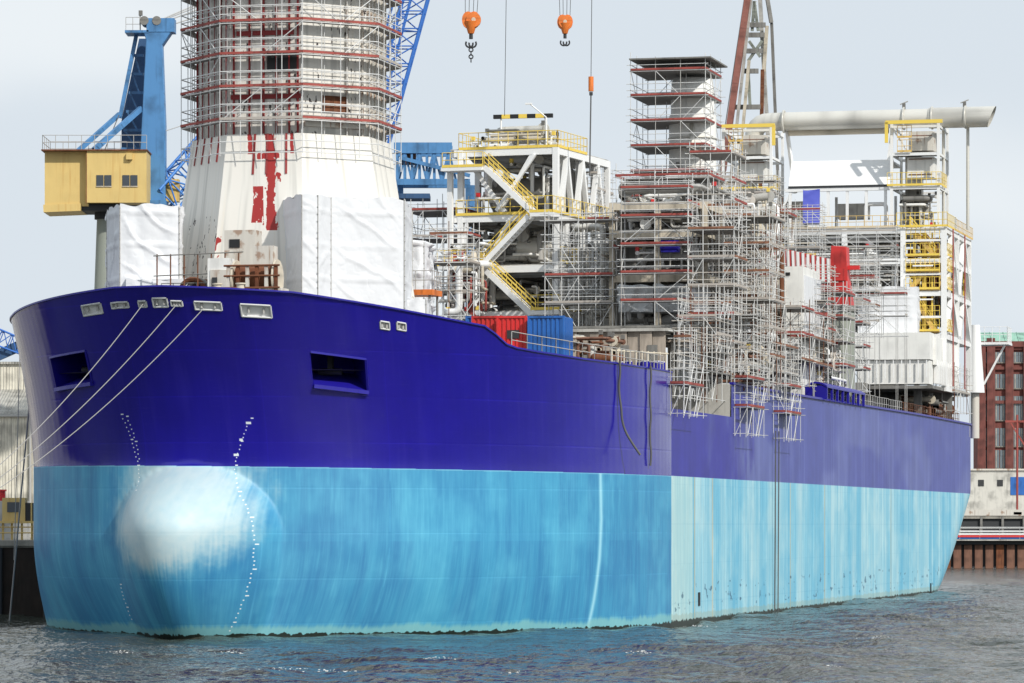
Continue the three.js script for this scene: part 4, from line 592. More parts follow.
// scaffold tower round a sheeted column
{
  const O = q(631, 200, 318); O[1] = 30.5;
  const g = scaffold('tall free standing scaffold tower with red toe boards and dark roof', O, { nx: 3, nz: 3, bx: 2.2, bz: 2.0, levels: 6, lift: 2, seed: 12, red: 1, deck: 1, extra: .9 }); box(g, 'roof', M.steel, [3.3, 12.95, 3.2], [7.2, .12, 6.6]);
  for (let i = 0; i < 4; i++) for (let k = 0; k < 4; k++) if (i % 3 === 0 || k % 3 === 0) tube(g, 'standard', M.galv, [i * 2.2, -9.9, k * 2.0], [i * 2.2, 0, k * 2.0], .034);
  const c = thing('column_vessel', 'pale sheeted column inside the tall scaffold tower', 'column', [O[0] + 4, 15.4, O[2] + 4.2]); const pts = [[.01, 27], [1.6, 26.8], [1.75, 25.8], [1.75, 24], [1.9, 23.8], [1.9, 10], [2, 9.8], [2, 0]].map((p) => new THREE.Vector2(...p)); add(c, 'shell', new THREE.LatheGeometry(pts, 30), M.white); for (const y of [12, 17, 22]) { const t = add(c, 'band', new THREE.TorusGeometry(1.93, .08, 6, 30), M.silver); t.rotation.x = Math.PI / 2; t.position.y = y; }
  pipe(c, 'riser_pipe', M.silver, [[-2.2, 0, .4], [-2.2, 21, .4], [-1.4, 24.6, .2]], .22, 1); pipe(c, 'riser_pipe', M.steel, [[-2.1, 0, -.8], [-2.1, 20, -.8]], .16, 1);
}
// the many scaffolds: label, px, py(foot), D, options
[
  ['open scaffold bays with red toe boards before the midship module', 621, 330, 284, { nx: 1, nz: 2, bx: 1.3, bz: 2.45, levels: 5, seed: 21, red: .95, deck: 1 }],
  ['scaffold wedged between the frame module and the midship bays', 545, 332, 288, { nx: 2, nz: 4, bx: 1.3, bz: 1.25, levels: 4, seed: 22, red: .5, deck: .5 }],
  ['scaffold climbing the port side of the frame module', 586, 330, 292, { nx: 3, nz: 2, bx: 2, bz: 1.2, levels: 4, seed: 23, red: .5, deck: .35 }],
  ['scaffold left of the frame module with reddish ladders', 430, 318, 290, { nx: 2, nz: 2, bx: 1.8, bz: 1.4, levels: 3, seed: 24, warm: true, red: .4, deck: .6 }],
  ['far scaffold behind the right edge of the tall white enclosure', 404, 318, 300, { nx: 3, nz: 3, bx: 2, bz: 1.5, levels: 4, seed: 25, red: .6, deck: .9 }],
  ['dense scaffold column standing right of the grey sheeted bays', 688, 372, 282, { nx: 3, nz: 3, bx: 1.6, bz: 1.1, levels: 6, seed: 26, warm: true, red: .6, deck: .6 }],
  ['dense scaffold under the white gabled sheeting', 706, 352, 296, { nx: 4, nz: 3, bx: 1.8, bz: 1.3, levels: 5, seed: 27, warm: true, red: .55, deck: .6 }],
  ['dense scaffold column before the white deck house, left part', 724, 384, 288, { nx: 4, nz: 3, bx: 1.6, bz: 1.1, levels: 6, seed: 28, warm: true, red: .5, deck: .6 }],
  ['scaffold wall in front of the cladding of the white deck house', 757, 386, 310, { nx: 3, nz: 3, bx: 1.9, bz: 1.15, levels: 3, seed: 29, warm: true, red: .7, deck: .6 }],
  ['scaffold running aft along the port side of the white deck house', 794, 388, 318, { nx: 6, nz: 1, bx: 2.2, bz: 1.3, levels: 3, seed: 30, warm: true, red: .8, deck: .8 }],
  ['open scaffold around the grey green crane pedestal', 812, 390, 330, { nx: 3, nz: 2, bx: 2, bz: 1.3, levels: 4, seed: 32, red: .8, deck: .9 }],
  ['scaffold beside the angular white shelter', 846, 392, 350, { nx: 2, nz: 1, bx: 2, bz: 1.5, levels: 4, seed: 33, red: .7, deck: .7 }],
  ['scaffold in front of the sheeted unit above the angular shelter', 858, 338, 372, { nx: 1, nz: 2, bx: 1.2, bz: 2.2, levels: 2, seed: 34, red: .6, deck: .9 }],
  ['scaffold standing on the stern quarter below the overhang', 930, 412, 396, { nx: 5, nz: 2, bx: 2.4, bz: 1.2, levels: 2, seed: 35, warm: true, red: .4, deck: .6 }],
  ['low scaffold along the deck edge under the dense scaffold column', 674, 398, 268, { nx: 8, nz: 1, bx: 1.8, bz: 1.2, levels: 2, seed: 36, warm: true, red: .5, deck: .8 }],
  ['low scaffold along the deck edge right of the midship notch', 736, 398, 292, { nx: 7, nz: 2, bx: 1.8, bz: 1.2, levels: 2, seed: 37, warm: true, red: .5, deck: .7 }],
  ['high scaffold behind the white gabled sheeting below the exhaust frame', 716, 240, 330, { nx: 2, nz: 4, bx: 2, bz: 1.5, levels: 1, seed: 38, warm: true, red: .7, deck: .9 }],
  ['scaffold below the left exhaust frame', 724, 236, 372, { nx: 2, nz: 3, bx: 2, bz: 1.8, levels: 1, seed: 39, red: .7, deck: .9 }],
  ['scaffold platform on the top deck of the midship module', 616, 205, 290, { nx: 3, nz: 4, bx: 2, bz: 1.7, levels: 1, seed: 44, red: .8, deck: .9 }],
  ['scaffold at the foot of the tall scaffold tower', 690, 232, 306, { nx: 3, nz: 2, bx: 2, bz: 1.6, levels: 3, seed: 45, warm: true, red: .6, deck: .7 }],
].forEach(([label, px, py, D, o]) => { const O = q(px, py, D); const g = scaffold(label, O, o); const dr = O[1] - 15.4; if (dr > .4) for (const x of [0, o.nx * o.bx]) for (const z of [0, o.nz * o.bz]) tube(g, 'standard', M.galvDull, [x, -dr, z], [x, 0, z], .034); });
pipework('mixed pipes and steel behind the dense scaffold under the gabled sheeting', q(700, 345, 304), [12, 9, 4.6], 110, 351, { mats: [M.whiteClean, M.cream, M.steelLight, M.rust, M.galvWarm, M.silver] });
pipework('pipes and brackets at the deck behind the hanging scaffold cages', q(690, 392, 284), [14, 3.4, 4], 70, 352, { mats: [M.whiteClean, M.cream, M.steelLight, M.brown, M.galvWarm] });
pipework('pale pipes between the white deck house and the crane pedestal', q(790, 388, 326), [10, 4, 3.2], 50, 353, { fine: true, mats: [M.whiteClean, M.cream, M.steelLight, M.galvWarm] });
pipework('white frames and reddish pipes left of the frame module stairs', q(436, 316, 296), [5, 5.4, 3.6], 54, 354, { mats: [M.whiteClean, M.whiteClean, M.steelLight, M.toe, M.cream] });
pipework('crowded pipes on the port side of the frame module', q(566, 318, 292), [8, 7, 3], 60, 355, { mats: [M.whiteClean, M.silver, M.steelLight, M.cream] });
pipework('pipe tangle at the foot of the tall scaffold tower', q(700, 236, 318), [6, 3.6, 5.5], 60, 356, { mats: [M.whiteClean, M.silver, M.steelLight, M.cream, M.galvWarm] });
[['crate_stack', 'cream crate wedged in the scaffold left of the narrow hanging sheet', 716, 350, 294, M.cream], ['crate_stack', 'grey crate on the scaffold beside the torn white sheet', 708, 300, 300, M.steelLight], ['crate_stack', 'pale crate in the scaffold below the gabled sheeting', 728, 272, 304, M.whiteWorn], ['crate_stack', 'brown crate in the scaffold below the gabled sheeting', 736, 256, 308, M.brown]].forEach(([n, l, px, py, D, m]) => { const g = thing('crate', l, 'crate', q(px, py, D), { group: 'crates in the scaffolds' }); box(g, 'body', m, [.8, .7, .8], [1.6, 1.4, 1.6]); for (const y of [.15, .7, 1.25]) box(g, 'batten', m, [-.03, y, .8], [.06, .14, 1.64]); });
// second, finer layer of tube scaffolds
[
  ['fine white scaffold in front of the pipes under the gabled sheeting', 700, 300, 290, { nx: 2, nz: 4, bx: 1.2, bz: .95, levels: 6, lift: 1, seed: 71, warm: true, red: .4, deck: .25, R: .025 }],
  ['fine scaffold against the left edge of the white deck house', 738, 340, 304, { nx: 2, nz: 2, bx: 1.2, bz: 1, levels: 6, lift: 1.2, seed: 72, warm: true, red: .4, deck: .25, R: .025 }],
  ['fine scaffold between the red crane and the white deck house', 806, 345, 326, { nx: 3, nz: 2, bx: 1.2, bz: .9, levels: 5, lift: 1.2, seed: 73, warm: true, red: .5, deck: .3, R: .025 }],
  ['fine scaffold beside the torn white sheet above the midship notch', 678, 370, 276, { nx: 4, nz: 3, bx: 1.4, bz: .9, levels: 4, lift: 1.2, seed: 74, warm: true, red: .5, deck: .3, R: .025 }],
  ['fine scaffold rising behind the hanging sheets', 716, 400, 284, { nx: 4, nz: 3, bx: 1.4, bz: .9, levels: 5, lift: 1.2, seed: 75, warm: true, red: .4, deck: .3, R: .025 }],
  ['fine scaffold across the open bays of the stern module', 778, 292, 384, { nx: 1, nz: 6, bx: 1.2, bz: 1.9, levels: 4, lift: 1.4, seed: 77, red: .3, deck: .3, R: .027 }],
  ['fine scaffold below the blue sheet on the stern module', 770, 262, 378, { nx: 2, nz: 4, bx: 1.4, bz: 1.2, levels: 4, lift: 1.2, seed: 78, warm: true, red: .4, deck: .3, R: .027 }],
  ['fine scaffold under the left exhaust stack with grey boards', 726, 232, 380, { nx: 2, nz: 4, bx: 1.4, bz: 1.2, levels: 4, lift: 1.2, seed: 79, warm: true, red: .3, deck: .4, R: .027 }],
  ['fine scaffold between the red crane and the sheeted stern unit', 842, 335, 362, { nx: 2, nz: 3, bx: 1.4, bz: 1, levels: 5, lift: 1.3, seed: 80, warm: true, red: .5, deck: .4, R: .027 }],
  ['fine scaffold along the top storey of the frame module port side', 572, 222, 305, { nx: 3, nz: 2, bx: 1.8, bz: 1, levels: 3, lift: 1.2, seed: 81, red: .2, deck: .1, R: .025 }],
  ['fine scaffold on the lower port corner of the frame module', 560, 312, 288, { nx: 3, nz: 3, bx: 1.5, bz: 1, levels: 4, lift: 1.3, seed: 76, red: .2, deck: .2, R: .025 }],
].forEach(([label, px, py, D, o]) => { const O = q(px, py, D); const g = scaffold(label, O, o); const dr = O[1] - 15.4; if (dr > .4) for (const x of [0, o.nx * o.bx]) for (const z of [0, o.nz * o.bz]) tube(g, 'standard', M.galvDull, [x, -dr, z], [x, 0, z], .025); });
// cages hung over the ship's side
[['hanging scaffold cage at the end of the dark blue side', 671, 267], ['left hanging scaffold cage of the two on the faded blue side', 736, 292], ['right hanging scaffold cage of the two on the faded blue side', 775, 306]].forEach(([l, px, D], i) => {
  let u = 0; for (let k = 0; k < 140; k += .1) if (projX(k, BH + .2) < px) u = k;
  const g = thing('hanging_scaffold', l, 'scaffold', [u, i ? 12.7 : 13.5, BH + .12], { group: 'scaffold cages hung over the side' }), L = 6.4;
  scaffoldParts(g, { nx: 3, nz: 1, bx: L / 3, bz: .9, levels: i ? 2 : 1, lift: 2, seed: 60 + i, red: .9, deck: 1, extra: 1.4, sides: 'fbp', R: .025 });
  for (const z of [.92]) { tube(g, 'brace', M.galv, [0, 0, z], [L * .5, 3.4, z], .028); tube(g, 'brace', M.galv, [L * .5, 0, z], [L, 3.4, z], .028);  }
});

// ================================================================ STERN POWER MODULE
const lattice = (g, m, a, b, w0, w1, n, r, rb, seg = 'lattice_bay', diag = true) => { // square lattice boom between two points, bay by bay
  a = V(a); b = V(b); const d = b.clone().sub(a).normalize(), x = Math.abs(d.y) > .95 ? new THREE.Vector3(1, 0, 0) : new THREE.Vector3().crossVectors(UP, d).normalize(), y = new THREE.Vector3().crossVectors(d, x).normalize();
  const c = (t, k) => { const w = lerp(w0, w1, t) / 2, p = a.clone().lerp(b, t); return p.addScaledVector(x, (k === 0 || k === 3 ? -1 : 1) * w).addScaledVector(y, (k < 2 ? -1 : 1) * w); };
  for (let k = 0; k < 4; k++) tube(g, 'chord', m, c(0, k), c(1, k), r);
  for (let i = 0; i < n; i++) { const gs_ = []; for (let k = 0; k < 4; k++) { const e = (k + 1) % 4; gs_.push(tg(c(i / n, k), c(i / n, e), rb)); if (diag) { const f = (i + k) % 2; gs_.push(tg(c((i + f) / n, k), c((i + 1 - f) / n, e), rb)); } } merged(g, seg, m, gs_); }
};
{
  const O = q(944, 228, 391); O[1] = 15.4; const H = (y) => y - 15.4, Z = -22.6, X = 19;
  const g = thing('power_module', 'large white stern module with open bays and yellow stair tower', 'module', O);
  const d0 = H(20.1), d1 = H(25.2), d2 = H(29.4), d3 = H(32.6), d4 = H(35.6);
  for (const x of [0, X / 2, X]) for (const z of [Z, Z + 7.5, -9.8, -4, 0]) box(g, 'column', W_, [x, (d0 + d4) / 2, z], [.5, d4 - d0, .5]);
  for (const y of [d0, d1, d2, d3, d4]) { for (const x of [0, X]) { box(g, 'beam', W_, [x, y - .3, Z / 2 - 2], [.4, .55, -Z - 4.4]); box(g, 'beam', W_, [x, y - .3, -2], [.4, .5, 3.5]); } for (const z of [Z, -4, 0]) box(g, 'beam', W_, [X / 2, y - .3, z], [X - .5, .5, .4]); box(g, 'deck_plate', M.steel, [X / 2, y + .05, Z / 2 - 2], [X, .1, -Z - 4.2]); }
  // port side trusses
  for (const [a, b] of [[d1, d2], [d2, d4]]) for (const x of [5, 14.5]) { beam(g, 'brace', W_, [x - .2, b - .5, .05], [x - 4.2, a, .05], .45); beam(g, 'brace', W_, [x + .2, b - .5, .05], [x + 4.2, a, .05], .45); }
  for (const x of [3, 12]) tube(g, 'downpipe', M.toe, [x, d0, .5], [x, d4, .5], .07);
  // louvred bays behind the front
  for (let i = 0; i < 3; i++) for (const [a, b] of [[d2, d3], [d3, d4], [d1, d2]]) { const z0 = Z + 7.7 + i * 3.6; box(g, 'bay_back', M.steel, [2.4, (a + b) / 2, z0 + 1.6], [.2, b - a - .6, 3.4]); for (let k = 0; k < 4; k++) box(g, 'louvre', k % 2 ? M.silver : M.steelLight, [.9, a + .4 + k * (b - a - .8) / 3.2, z0 + 1.6], [.5, .18, 3.4]); }
  for (let i = 0; i < 3; i++) box(g, 'side_panel', M.white, [3 + i * 6, (d1 + d2) / 2 - .2, -.4], [3, d2 - d1 - .9, .1]);
  // yellow stair tower on the corner
  for (const y of [d1 + .2, d2 + .1, d3 - 1.3, d3 + .2]) { railing(g, YL, [-.4, y, -3.7], [-.4, y, -.4], 1.2, .5); railing(g, YL, [.2, y, .35], [4, y, .35], 1.2, .7); box(g, 'landing', M.yellowPale, [.3, y - .05, -2], [1.3, .08, 3.3]); }
  for (const z of [-3, -1.2]) box(g, 'post', YL, [.4, (d1 + d4) / 2, z], [.16, d4 - d1, .16]); box(g, 'column', YL, [.6, (d1 + d4) / 2, -2], [.4, d4 - d1, .4]);
  stair(g, [.1, d2, -3.4], [.1, d3, -.8], .8, M.yellowPale, YL); stair(g, [.1, d3, -.8], [.1, d4, -3.4], .8, M.yellowPale, YL); stair(g, [.1, d1, -.8], [.1, d2, -3.4], .8, M.yellowPale, YL); for (const y of [d1 + 1.6, d2 + 1.6, d3 + 1.7]) { box(g, 'mid_beam', W_, [-.1, y, -2], [.2, .22, 3.5]); railing(g, YL, [-.2, y + .1, -3.7], [-.2, y + .1, -.4], 1, .45, false); } pipework('dark machinery inside the yellow stair tower', [O[0] + 1.4, O[1] + d1, O[2] - 3.8], [2, 9.8, 3.4], 44, 361, { mats: [M.steel, M.dark, M.steelLight, M.yellowPale, M.rust] }); pipework('pipes along the port side trusses of the stern module', [O[0] + 3, O[1] + d1, O[2] - 1.2], [15, 10, 1], 34, 362, { mats: [M.yellow, M.silver, M.steelLight, M.whiteClean] });
  for (const y of [d2 - .9, d3 - .8]) { box(g, 'lamp_bar', W_, [-.5, y, -2], [.12, .14, 2]); }
  // main deck rails
  railing(g, M.yellowPale, [-.3, d4, Z + 2], [-.3, d4, -4.6], 1.2, .8); railing(g, YL, [-.5, d4, -4.6], [-.5, d4, .4], 1.4, .45); railing(g, YL, [-.5, d4, .4], [6, d4, .4], 1.3, .8); railing(g, M.yellowPale, [-.4, d3 + .4, Z + 2], [-.4, d3 + .4, Z + 10], 1.2, .8); railing(g, M.yellowPale, [6, d4, .4], [X, d4, .4], 1.2, 1);
  // penthouse between the stacks: posts, blue sheet, white sloping roof
  const ph = thing('roof_shelter', 'long white sloping roof on posts between the two exhaust frames', 'shelter', [O[0], O[1] + d4 + .1, O[2]]); const hz = H(39.4) - d4 - .1; for (let i = 0; i < 6; i++) box(ph, 'post', W_, [1, hz / 2, -15.4 + i * 1.9], [.26, hz, .26]); box(ph, 'eaves_beam', W_, [1, hz + .15, -10.7], [.4, .35, 10.4]); box(ph, 'gutter', M.dark, [1, hz + .42, -10.6], [.5, .22, 9.9]); const rf = box(ph, 'roof', W_, [2.2, hz + 1.75, -10.5], [.25, 3.2, 10.2]); rf.rotation.z = -.55; box(ph, 'roof', W_, [6, hz + 2.9, -10.5], [5.8, .2, 10.2]); beam(ph, 'brace', W_, [1, .2, -17.4], [1, hz, -15.2], .2); for (let i = 0; i < 4; i++) box(ph, 'post', W_, [8.6, hz / 2, -15 + i * 3], [.26, hz, .26]); box(ph, 'back_panel', M.steelLight, [3, hz / 2 - .3, -15], [.2, hz - 1, 2.4]); box(ph, 'duct', M.steelLight, [4, hz * .5, -9.5], [1.6, 1.5, 3]); pipe(ph, 'pipe', M.whiteClean, [[2, 0, -8], [2, 2.4, -8], [2, 2.4, -6], [2, 0, -6]], .2, .4);
  wrapped('blue_sheet', 'blue sheet hung between posts under the sloping white roof', [[803, 388], [820, 388], [819, 389.5], [804, 389.5]], O[1] + d4 + .1, ya(190, 388), 61, M.blueTarp, .14);
  // exhaust frames and the great pipe
  const stack = (label, z0, z1) => { const e = thing('exhaust_stack', label, 'exhaust stack', [O[0], O[1] + d4 + .1, O[2]]), a = H(39.4) - d4, b = H(42.7) - d4, c = H(45.8) - d4;
    for (const x of [.4, 7]) for (const z of [z0, z1]) box(e, 'post', W_, [x, c / 2, z], [.26, c, .26]); for (const y of [a, b, c - .4]) { for (const x of [.4, 7]) box(e, 'beam', W_, [x, y, (z0 + z1) / 2], [.22, .26, z1 - z0 - .26]); for (const z of [z0, z1]) box(e, 'beam', W_, [3.7, y, z], [6.3, .24, .22]); } for (const y of [a, b]) box(e, 'platform', M.steelLight, [2.6, y + .16, (z0 + z1) / 2], [4.2, .06, z1 - z0]);
    railing(e, YL, [.1, a + .2, z0 - .4], [.1, a + .2, z1 + .3], 1.3, .5); railing(e, YL, [.1, a + .2, z1 + .3], [4, a + .2, z1 + .3], 1.3, .8); railing(e, M.yellowPale, [.1, b + .2, z0 + .6], [.1, b + .2, z0 + 2], 1.2, .5); railing(e, M.yellowPale, [.1, b + 1.6, z0 + .6], [.1, b + 1.6, z0 + 2], 1.2, .5);
    box(e, 'crane_rail', YL, [-.4, c, (z0 + z1) / 2], [.3, .35, z1 - z0 + 1]); box(e, 'rail_drop', YL, [-.4, c - 1, z0 === -22 ? z1 + .4 : z0 - .4], [.3, 2, .3]);
    box(e, 'filter_box', M.white, [3, b - 1.2, (z0 + z1) / 2 + .4], [3.2, 2, 2.6]); box(e, 'filter_box', M.whiteWorn, [3, b + 1.4, (z0 + z1) / 2 + .4], [2.8, 1.9, 2.4]); for (const y of [b - 1.9, b - .4, b + 1.9]) box(e, 'seam', M.rust, [1.36, y, (z0 + z1) / 2 + .4], [.06, .08, 2.3]); box(e, 'duct', M.silver, [4.2, c * .35, (z0 + z1) / 2 - .6], [1.6, c * .7, 1.6]);
    beam(e, 'brace', W_, [.4, c - .4, z0], [.4, b + .2, z0 + 1.6], .16); for (let k = 0; k < 3; k++) pipe(e, 'pipe', M.silver, [[1.6, .1, z0 + .9 + k * .9], [1.6, a - .6 - k * .3, z0 + .9 + k * .9], [3.4, a - .6 - k * .3, z0 + .9 + k * .9]], .14, .3); };
  stack('left exhaust frame with yellow crane rail', -22, -17.2); stack('right exhaust frame with yellow crane rail at the pipe mouth', -5.2, -.6);
  const px = thing('exhaust_pipe', 'long white horizontal exhaust pipe with cut off mouth across the stern module', 'pipe', [O[0] + 3.2, O[1] + H(46.6), O[2]]); 
  pipe(px, 'main_pipe', M.silver, [[.9, -4.5, -19.6], [.9, 0, -19.6], [0, 0, -16.5], [0, 0, -1.5]], .92, 1.7, 22); pipe(px, 'lower_pipe', M.cream, [[.5, -1.05, -16], [.5, -1.05, -6]], .36, .5, 14);
  const mo = new THREE.CylinderGeometry(1.02, 1.02, 6.2, 26, 1, true); { const p = mo.attributes.position; for (let i = 0; i < p.count; i++) if (p.getY(i) > 0) p.setY(i, p.getY(i) + (p.getZ(i) > -5 ? -p.getX(i) * -.4 : 0)); } mo.rotateX(Math.PI / 2); const mth = add(px, 'mouth', mo, M.silver); mth.position.set(0, -.02, 1.2); mth.rotation.z = Math.PI / 2;
  add(px, 'mouth_liner', new THREE.CylinderGeometry(.8, .8, 3, 20, 1, true).rotateX(Math.PI / 2), M.dark).position.set(0, 0, 2.2);
  for (const z of [-16.4, -4.4, -1.6, 1.7]) { const t = add(px, 'flange', new THREE.TorusGeometry(1.04, .12, 8, 26), M.silver); t.position.z = z; } for (const z of [-4.4, 1.6]) { box(px, 'lug', M.steel, [0, 1.2, z], [.3, .6, .3]); tube(px, 'hoop', M.galvDull, [0, 1.4, z - .4], [0, 1.7, z + .4], .06); }
  beam(px, 'support_leg', W_, [.6, -.8, -16.2], [2, -7, -15.6], .3); beam(px, 'support_leg', W_, [.6, -.8, -5.6], [.6, -7, -6.4], .3); for (const z of [-.6, 1.8]) tube(px, 'support_leg', M.silver, [1, -11, z], [1, -.8, z], .16, true);
  pipework('machinery and pipes below the left exhaust frame', [O[0] + .6, O[1] + d4 + .15, O[2] - 22], [5, 3.2, 4.4], 26, 331); pipework('machinery and pipes below the right exhaust frame', [O[0] + .6, O[1] + d4 + .15, O[2] - 5], [5, 3.2, 4.2], 26, 332); pipework('pipes in the open bays of the stern module', [O[0] + .3, O[1] + d2, O[2] - 15], [1.6, 5.8, 10.6], 30, 333, { mats: [M.steelLight, M.silver, M.whiteClean] });
  wrapped('sheeted_unit', 'white sheeted unit above the angular shelter', [[858, 386], [917, 386], [919, 392], [862, 393]], ya(335, 386), ya(287, 386), 66, M.tarp, .22);
  // angular white shelter and skirt
  const sh = thing('angular_shelter', 'angular white plated shelter overhanging the stern deck', 'shelter', [O[0] - 8, ya(385, 384), O[2]]); const T = (py) => (385 - py) * 384 / FOC;
  const poly = [[-7.2, T(379)], [-1.5, T(379)], [-.3, T(360)], [-.3, T(336)], [-7.2, T(333)]]; const s2 = new THREE.Shape(poly.map((p) => new THREE.Vector2(p[0], p[1]))); void s2;
  box(sh, 'plating', M.white, [1.4, T(346), -3.9], [2.8, T(333) - T(360), 7.2]); box(sh, 'plating', M.white, [1.7, (T(360) + T(384)) / 2, -3.9], [2.8, T(360) - T(384) - .02, 7]); const wing = box(sh, 'wing_plate', M.white, [.6, T(356), -8.2], [.3, 3.2, 2.4]); wing.rotation.x = .5; for (let i = 0; i < 9; i++) box(sh, 'rib', W_, [-.03, T(369), -7 + i * .8], [.1, 1.7, .09]); box(sh, 'side_plating', M.white, [10, T(350), -.2], [15, T(334) - T(362), .3]); for (let i = 0; i < 10; i++) box(sh, 'web_frame', W_, [3.6 + i * 1.5, T(371), -.1], [.3, 2.2, .5]); box(sh, 'side_plating', M.whiteWorn, [10.4, T(370), -.6], [15.4, 2.2, .2]); box(sh, 'soffit', M.steel, [8, -.2, -6], [16, .3, 12]); box(sh, 'soffit_box', M.steel, [-.4, -.3, -8.4], [3.4, 1, 4.2]); for (const z of [-11, -7, -2]) for (const x of [4, 10]) box(sh, 'leg', M.steel, [x, -2.5, z], [.7, 4.7, .7]);
  box(sh, 'bulkhead', M.steel, [14, -2.3, -6], [.3, 4, 12]); box(sh, 'rust_patch_plate', M.rust, [17.9, T(365), -.02], [.9, 2.4, .2]);
  vessel('grey rounded hopper under the angular shelter', [O[0] - 4, 16.2, O[2] - 6.5], 1.4, 1.1, M.steelLight, true); pipework('rust brown machinery under the stern overhang', [O[0] - 3, 15.6, O[2] - 4.4], [14, 3.6, 4.6], 44, 341, { mats: [M.rust, M.brown, M.cream, M.steelLight, M.steel] }); pipework('dark machinery under the angular shelter', [O[0] - 4, 15.6, O[2] - 13], [6, 3.2, 8], 30, 342, { mats: [M.steel, M.dark, M.steelLight, M.cream] });
  const dr = thing('deck_railing', 'rusty railing along the deck edge before the angular shelter', 'railing', [0, 0, 0]); for (let u = 60; u < 148; u += 8) railing(dr, u > 105 ? M.rust : M.galvDull, [u, 16.5, BH - .5], [u + 8, 16.55, BH - .5], 1.1, 1.3, false, 'rail_section');
  // white dome tank and gangway platform beyond the stern
  const tk = thing('stern_cowl', 'white tapering cowl with railed platform at the far stern', 'cowl', q(975, 318, 413)); tk.position.y = 15.4; const cw = new THREE.CylinderGeometry(.5, 1.0, 7, 12); add(tk, 'cowl', cw, W_).position.y = 8.2; box(tk, 'platform', M.whiteClean, [2, 9.8, 1.8], [3.6, .25, 3.2]); railing(tk, W_, [.2, 9.9, 3.3], [3.8, 9.9, 3.3], 1.6, .7, false); railing(tk, W_, [.2, 9.9, .2], [.2, 9.9, 3.3], 1.6, .7, false); beam(tk, 'strut', W_, [1, 5.6, .8], [1, 9.7, 3], .2); tube(tk, 'foot', M.whiteWorn, [0, 0, 0], [0, 4.8, 0], .45, true);
}
{ // blue canopy on the bulwark
  const p = q(820, 400, 318); let u = 0; for (let k = 0; k < 140; k += .1) if (projX(k, BH) < 822) u = k; const g = thing('blue_canopy', 'dark blue canopy on short posts standing on the bulwark', 'canopy', [u, 16.4, BH - .5]); const L = 20; add(g, 'roof', (() => { const s = new THREE.Shape(); s.moveTo(-.9, 1.1); s.quadraticCurveTo(0, 1.75, .9, 1.1); s.lineTo(.9, .95); s.quadraticCurveTo(0, 1.6, -.9, .95); const e = new THREE.ExtrudeGeometry(s, { depth: L, bevelEnabled: false, curveSegments: 8 }); e.rotateY(Math.PI / 2); return e; })(), M.navy); for (let i = 0; i < 8; i++) for (const z of [-.8, .8]) box(g, 'post', M.navy, [.3 + i * 2.75, .5, z], [.2, 1, .2]); box(g, 'end_plate', M.navy, [.1, .55, 0], [.1, 1.1, 1.7]);
}
{ // red deck crane with striped boom
  const P = q(839, 300, 338); const g = thing('deck_crane', 'red deck crane with red and white striped boom on a grey green pedestal', 'crane', [P[0], 15.4, P[2]]), y0 = ya(306, 338) - 15.4;
  tube(g, 'pedestal', M.greyGreen, [0, 0, 0], [0, y0 - .5, 0], 1.35, true); tube(g, 'slew_ring', M.steel, [0, y0 - .5, 0], [0, y0, 0], 1.5, true);
  const hs = new THREE.Shape([[-.95, 0], [1.15, 0], [.8, 2.4], [.7, 4.9], [-.5, 5], [-.7, 2.4]].map((p) => new THREE.Vector2(...p))), he = new THREE.ExtrudeGeometry(hs, { depth: 1.5, bevelEnabled: true, bevelSize: .05, bevelThickness: .05, bevelSegments: 1 }); he.translate(0, 0, -.75); he.rotateY(-Math.PI / 2); add(g, 'house', he, M.red).position.y = y0; box(g, 'fin', M.redClean, [-.2, y0 + 3.2, 1.1], [.5, .35, 1.4]); box(g, 'plate', M.red, [-.86, y0 + 2.6, .1], [.12, 1, 1.2]);
  // boom: tapered box rising to the left, with white stripes
  const A = new THREE.Vector3(-.4, y0 + 3.9, -.5), B = new THREE.Vector3(-2.5, y0 + 5.3, -6.6); const d = B.clone().sub(A), n = 15; for (let i = 0; i < n; i++) { const a = A.clone().addScaledVector(d, i / n), b = A.clone().addScaledVector(d, (i + 1) / n), h = lerp(2.1, .9, (i + .5) / n), wd = lerp(1.1, .7, i / n); const z0 = new THREE.BufferGeometry(); const v = []; for (const [p, hh] of [[a, lerp(2.1, .9, i / n)], [b, lerp(2.1, .9, (i + 1) / n)]]) for (const [sx, sy] of [[-1, 0], [1, 0], [1, 1], [-1, 1]]) v.push(p.x + sx * wd / 2, p.y - (1 - sy) * hh, p.z); z0.setAttribute('position', new THREE.Float32BufferAttribute(v, 3)); z0.setAttribute('uv', new THREE.Float32BufferAttribute(new Float32Array(16), 2)); z0.setIndex([0, 4, 3, 3, 4, 7, 1, 2, 5, 2, 6, 5, 2, 3, 6, 3, 7, 6, 0, 1, 4, 1, 5, 4, 0, 3, 2, 0, 2, 1, 4, 5, 6, 4, 6, 7]); const f = z0.toNonIndexed(); f.computeVertexNormals(); void h; add(g, 'boom_section', f, M.red); const w1 = beam(g, 'boom_stripe', W_, [Math.min(a.x, b.x) - wd / 2 - .03, (a.y + b.y) / 2, lerp(a.z, b.z, .62)], [Math.min(a.x, b.x) - wd / 2 - .03, (a.y + b.y) / 2 - h, lerp(a.z, b.z, .5)], .05, .22); void w1; }
  box(g, 'boom_underside', M.primer, [-.6, y0 + 1.6, -1.1], [.9, .5, 1.4]); lattice(g, M.redClean, [B.x, B.y - .5, B.z], [B.x - .6, B.y + .1, B.z - 3.4], .9, .5, 5, .07, .04, 'jib_bay');
}
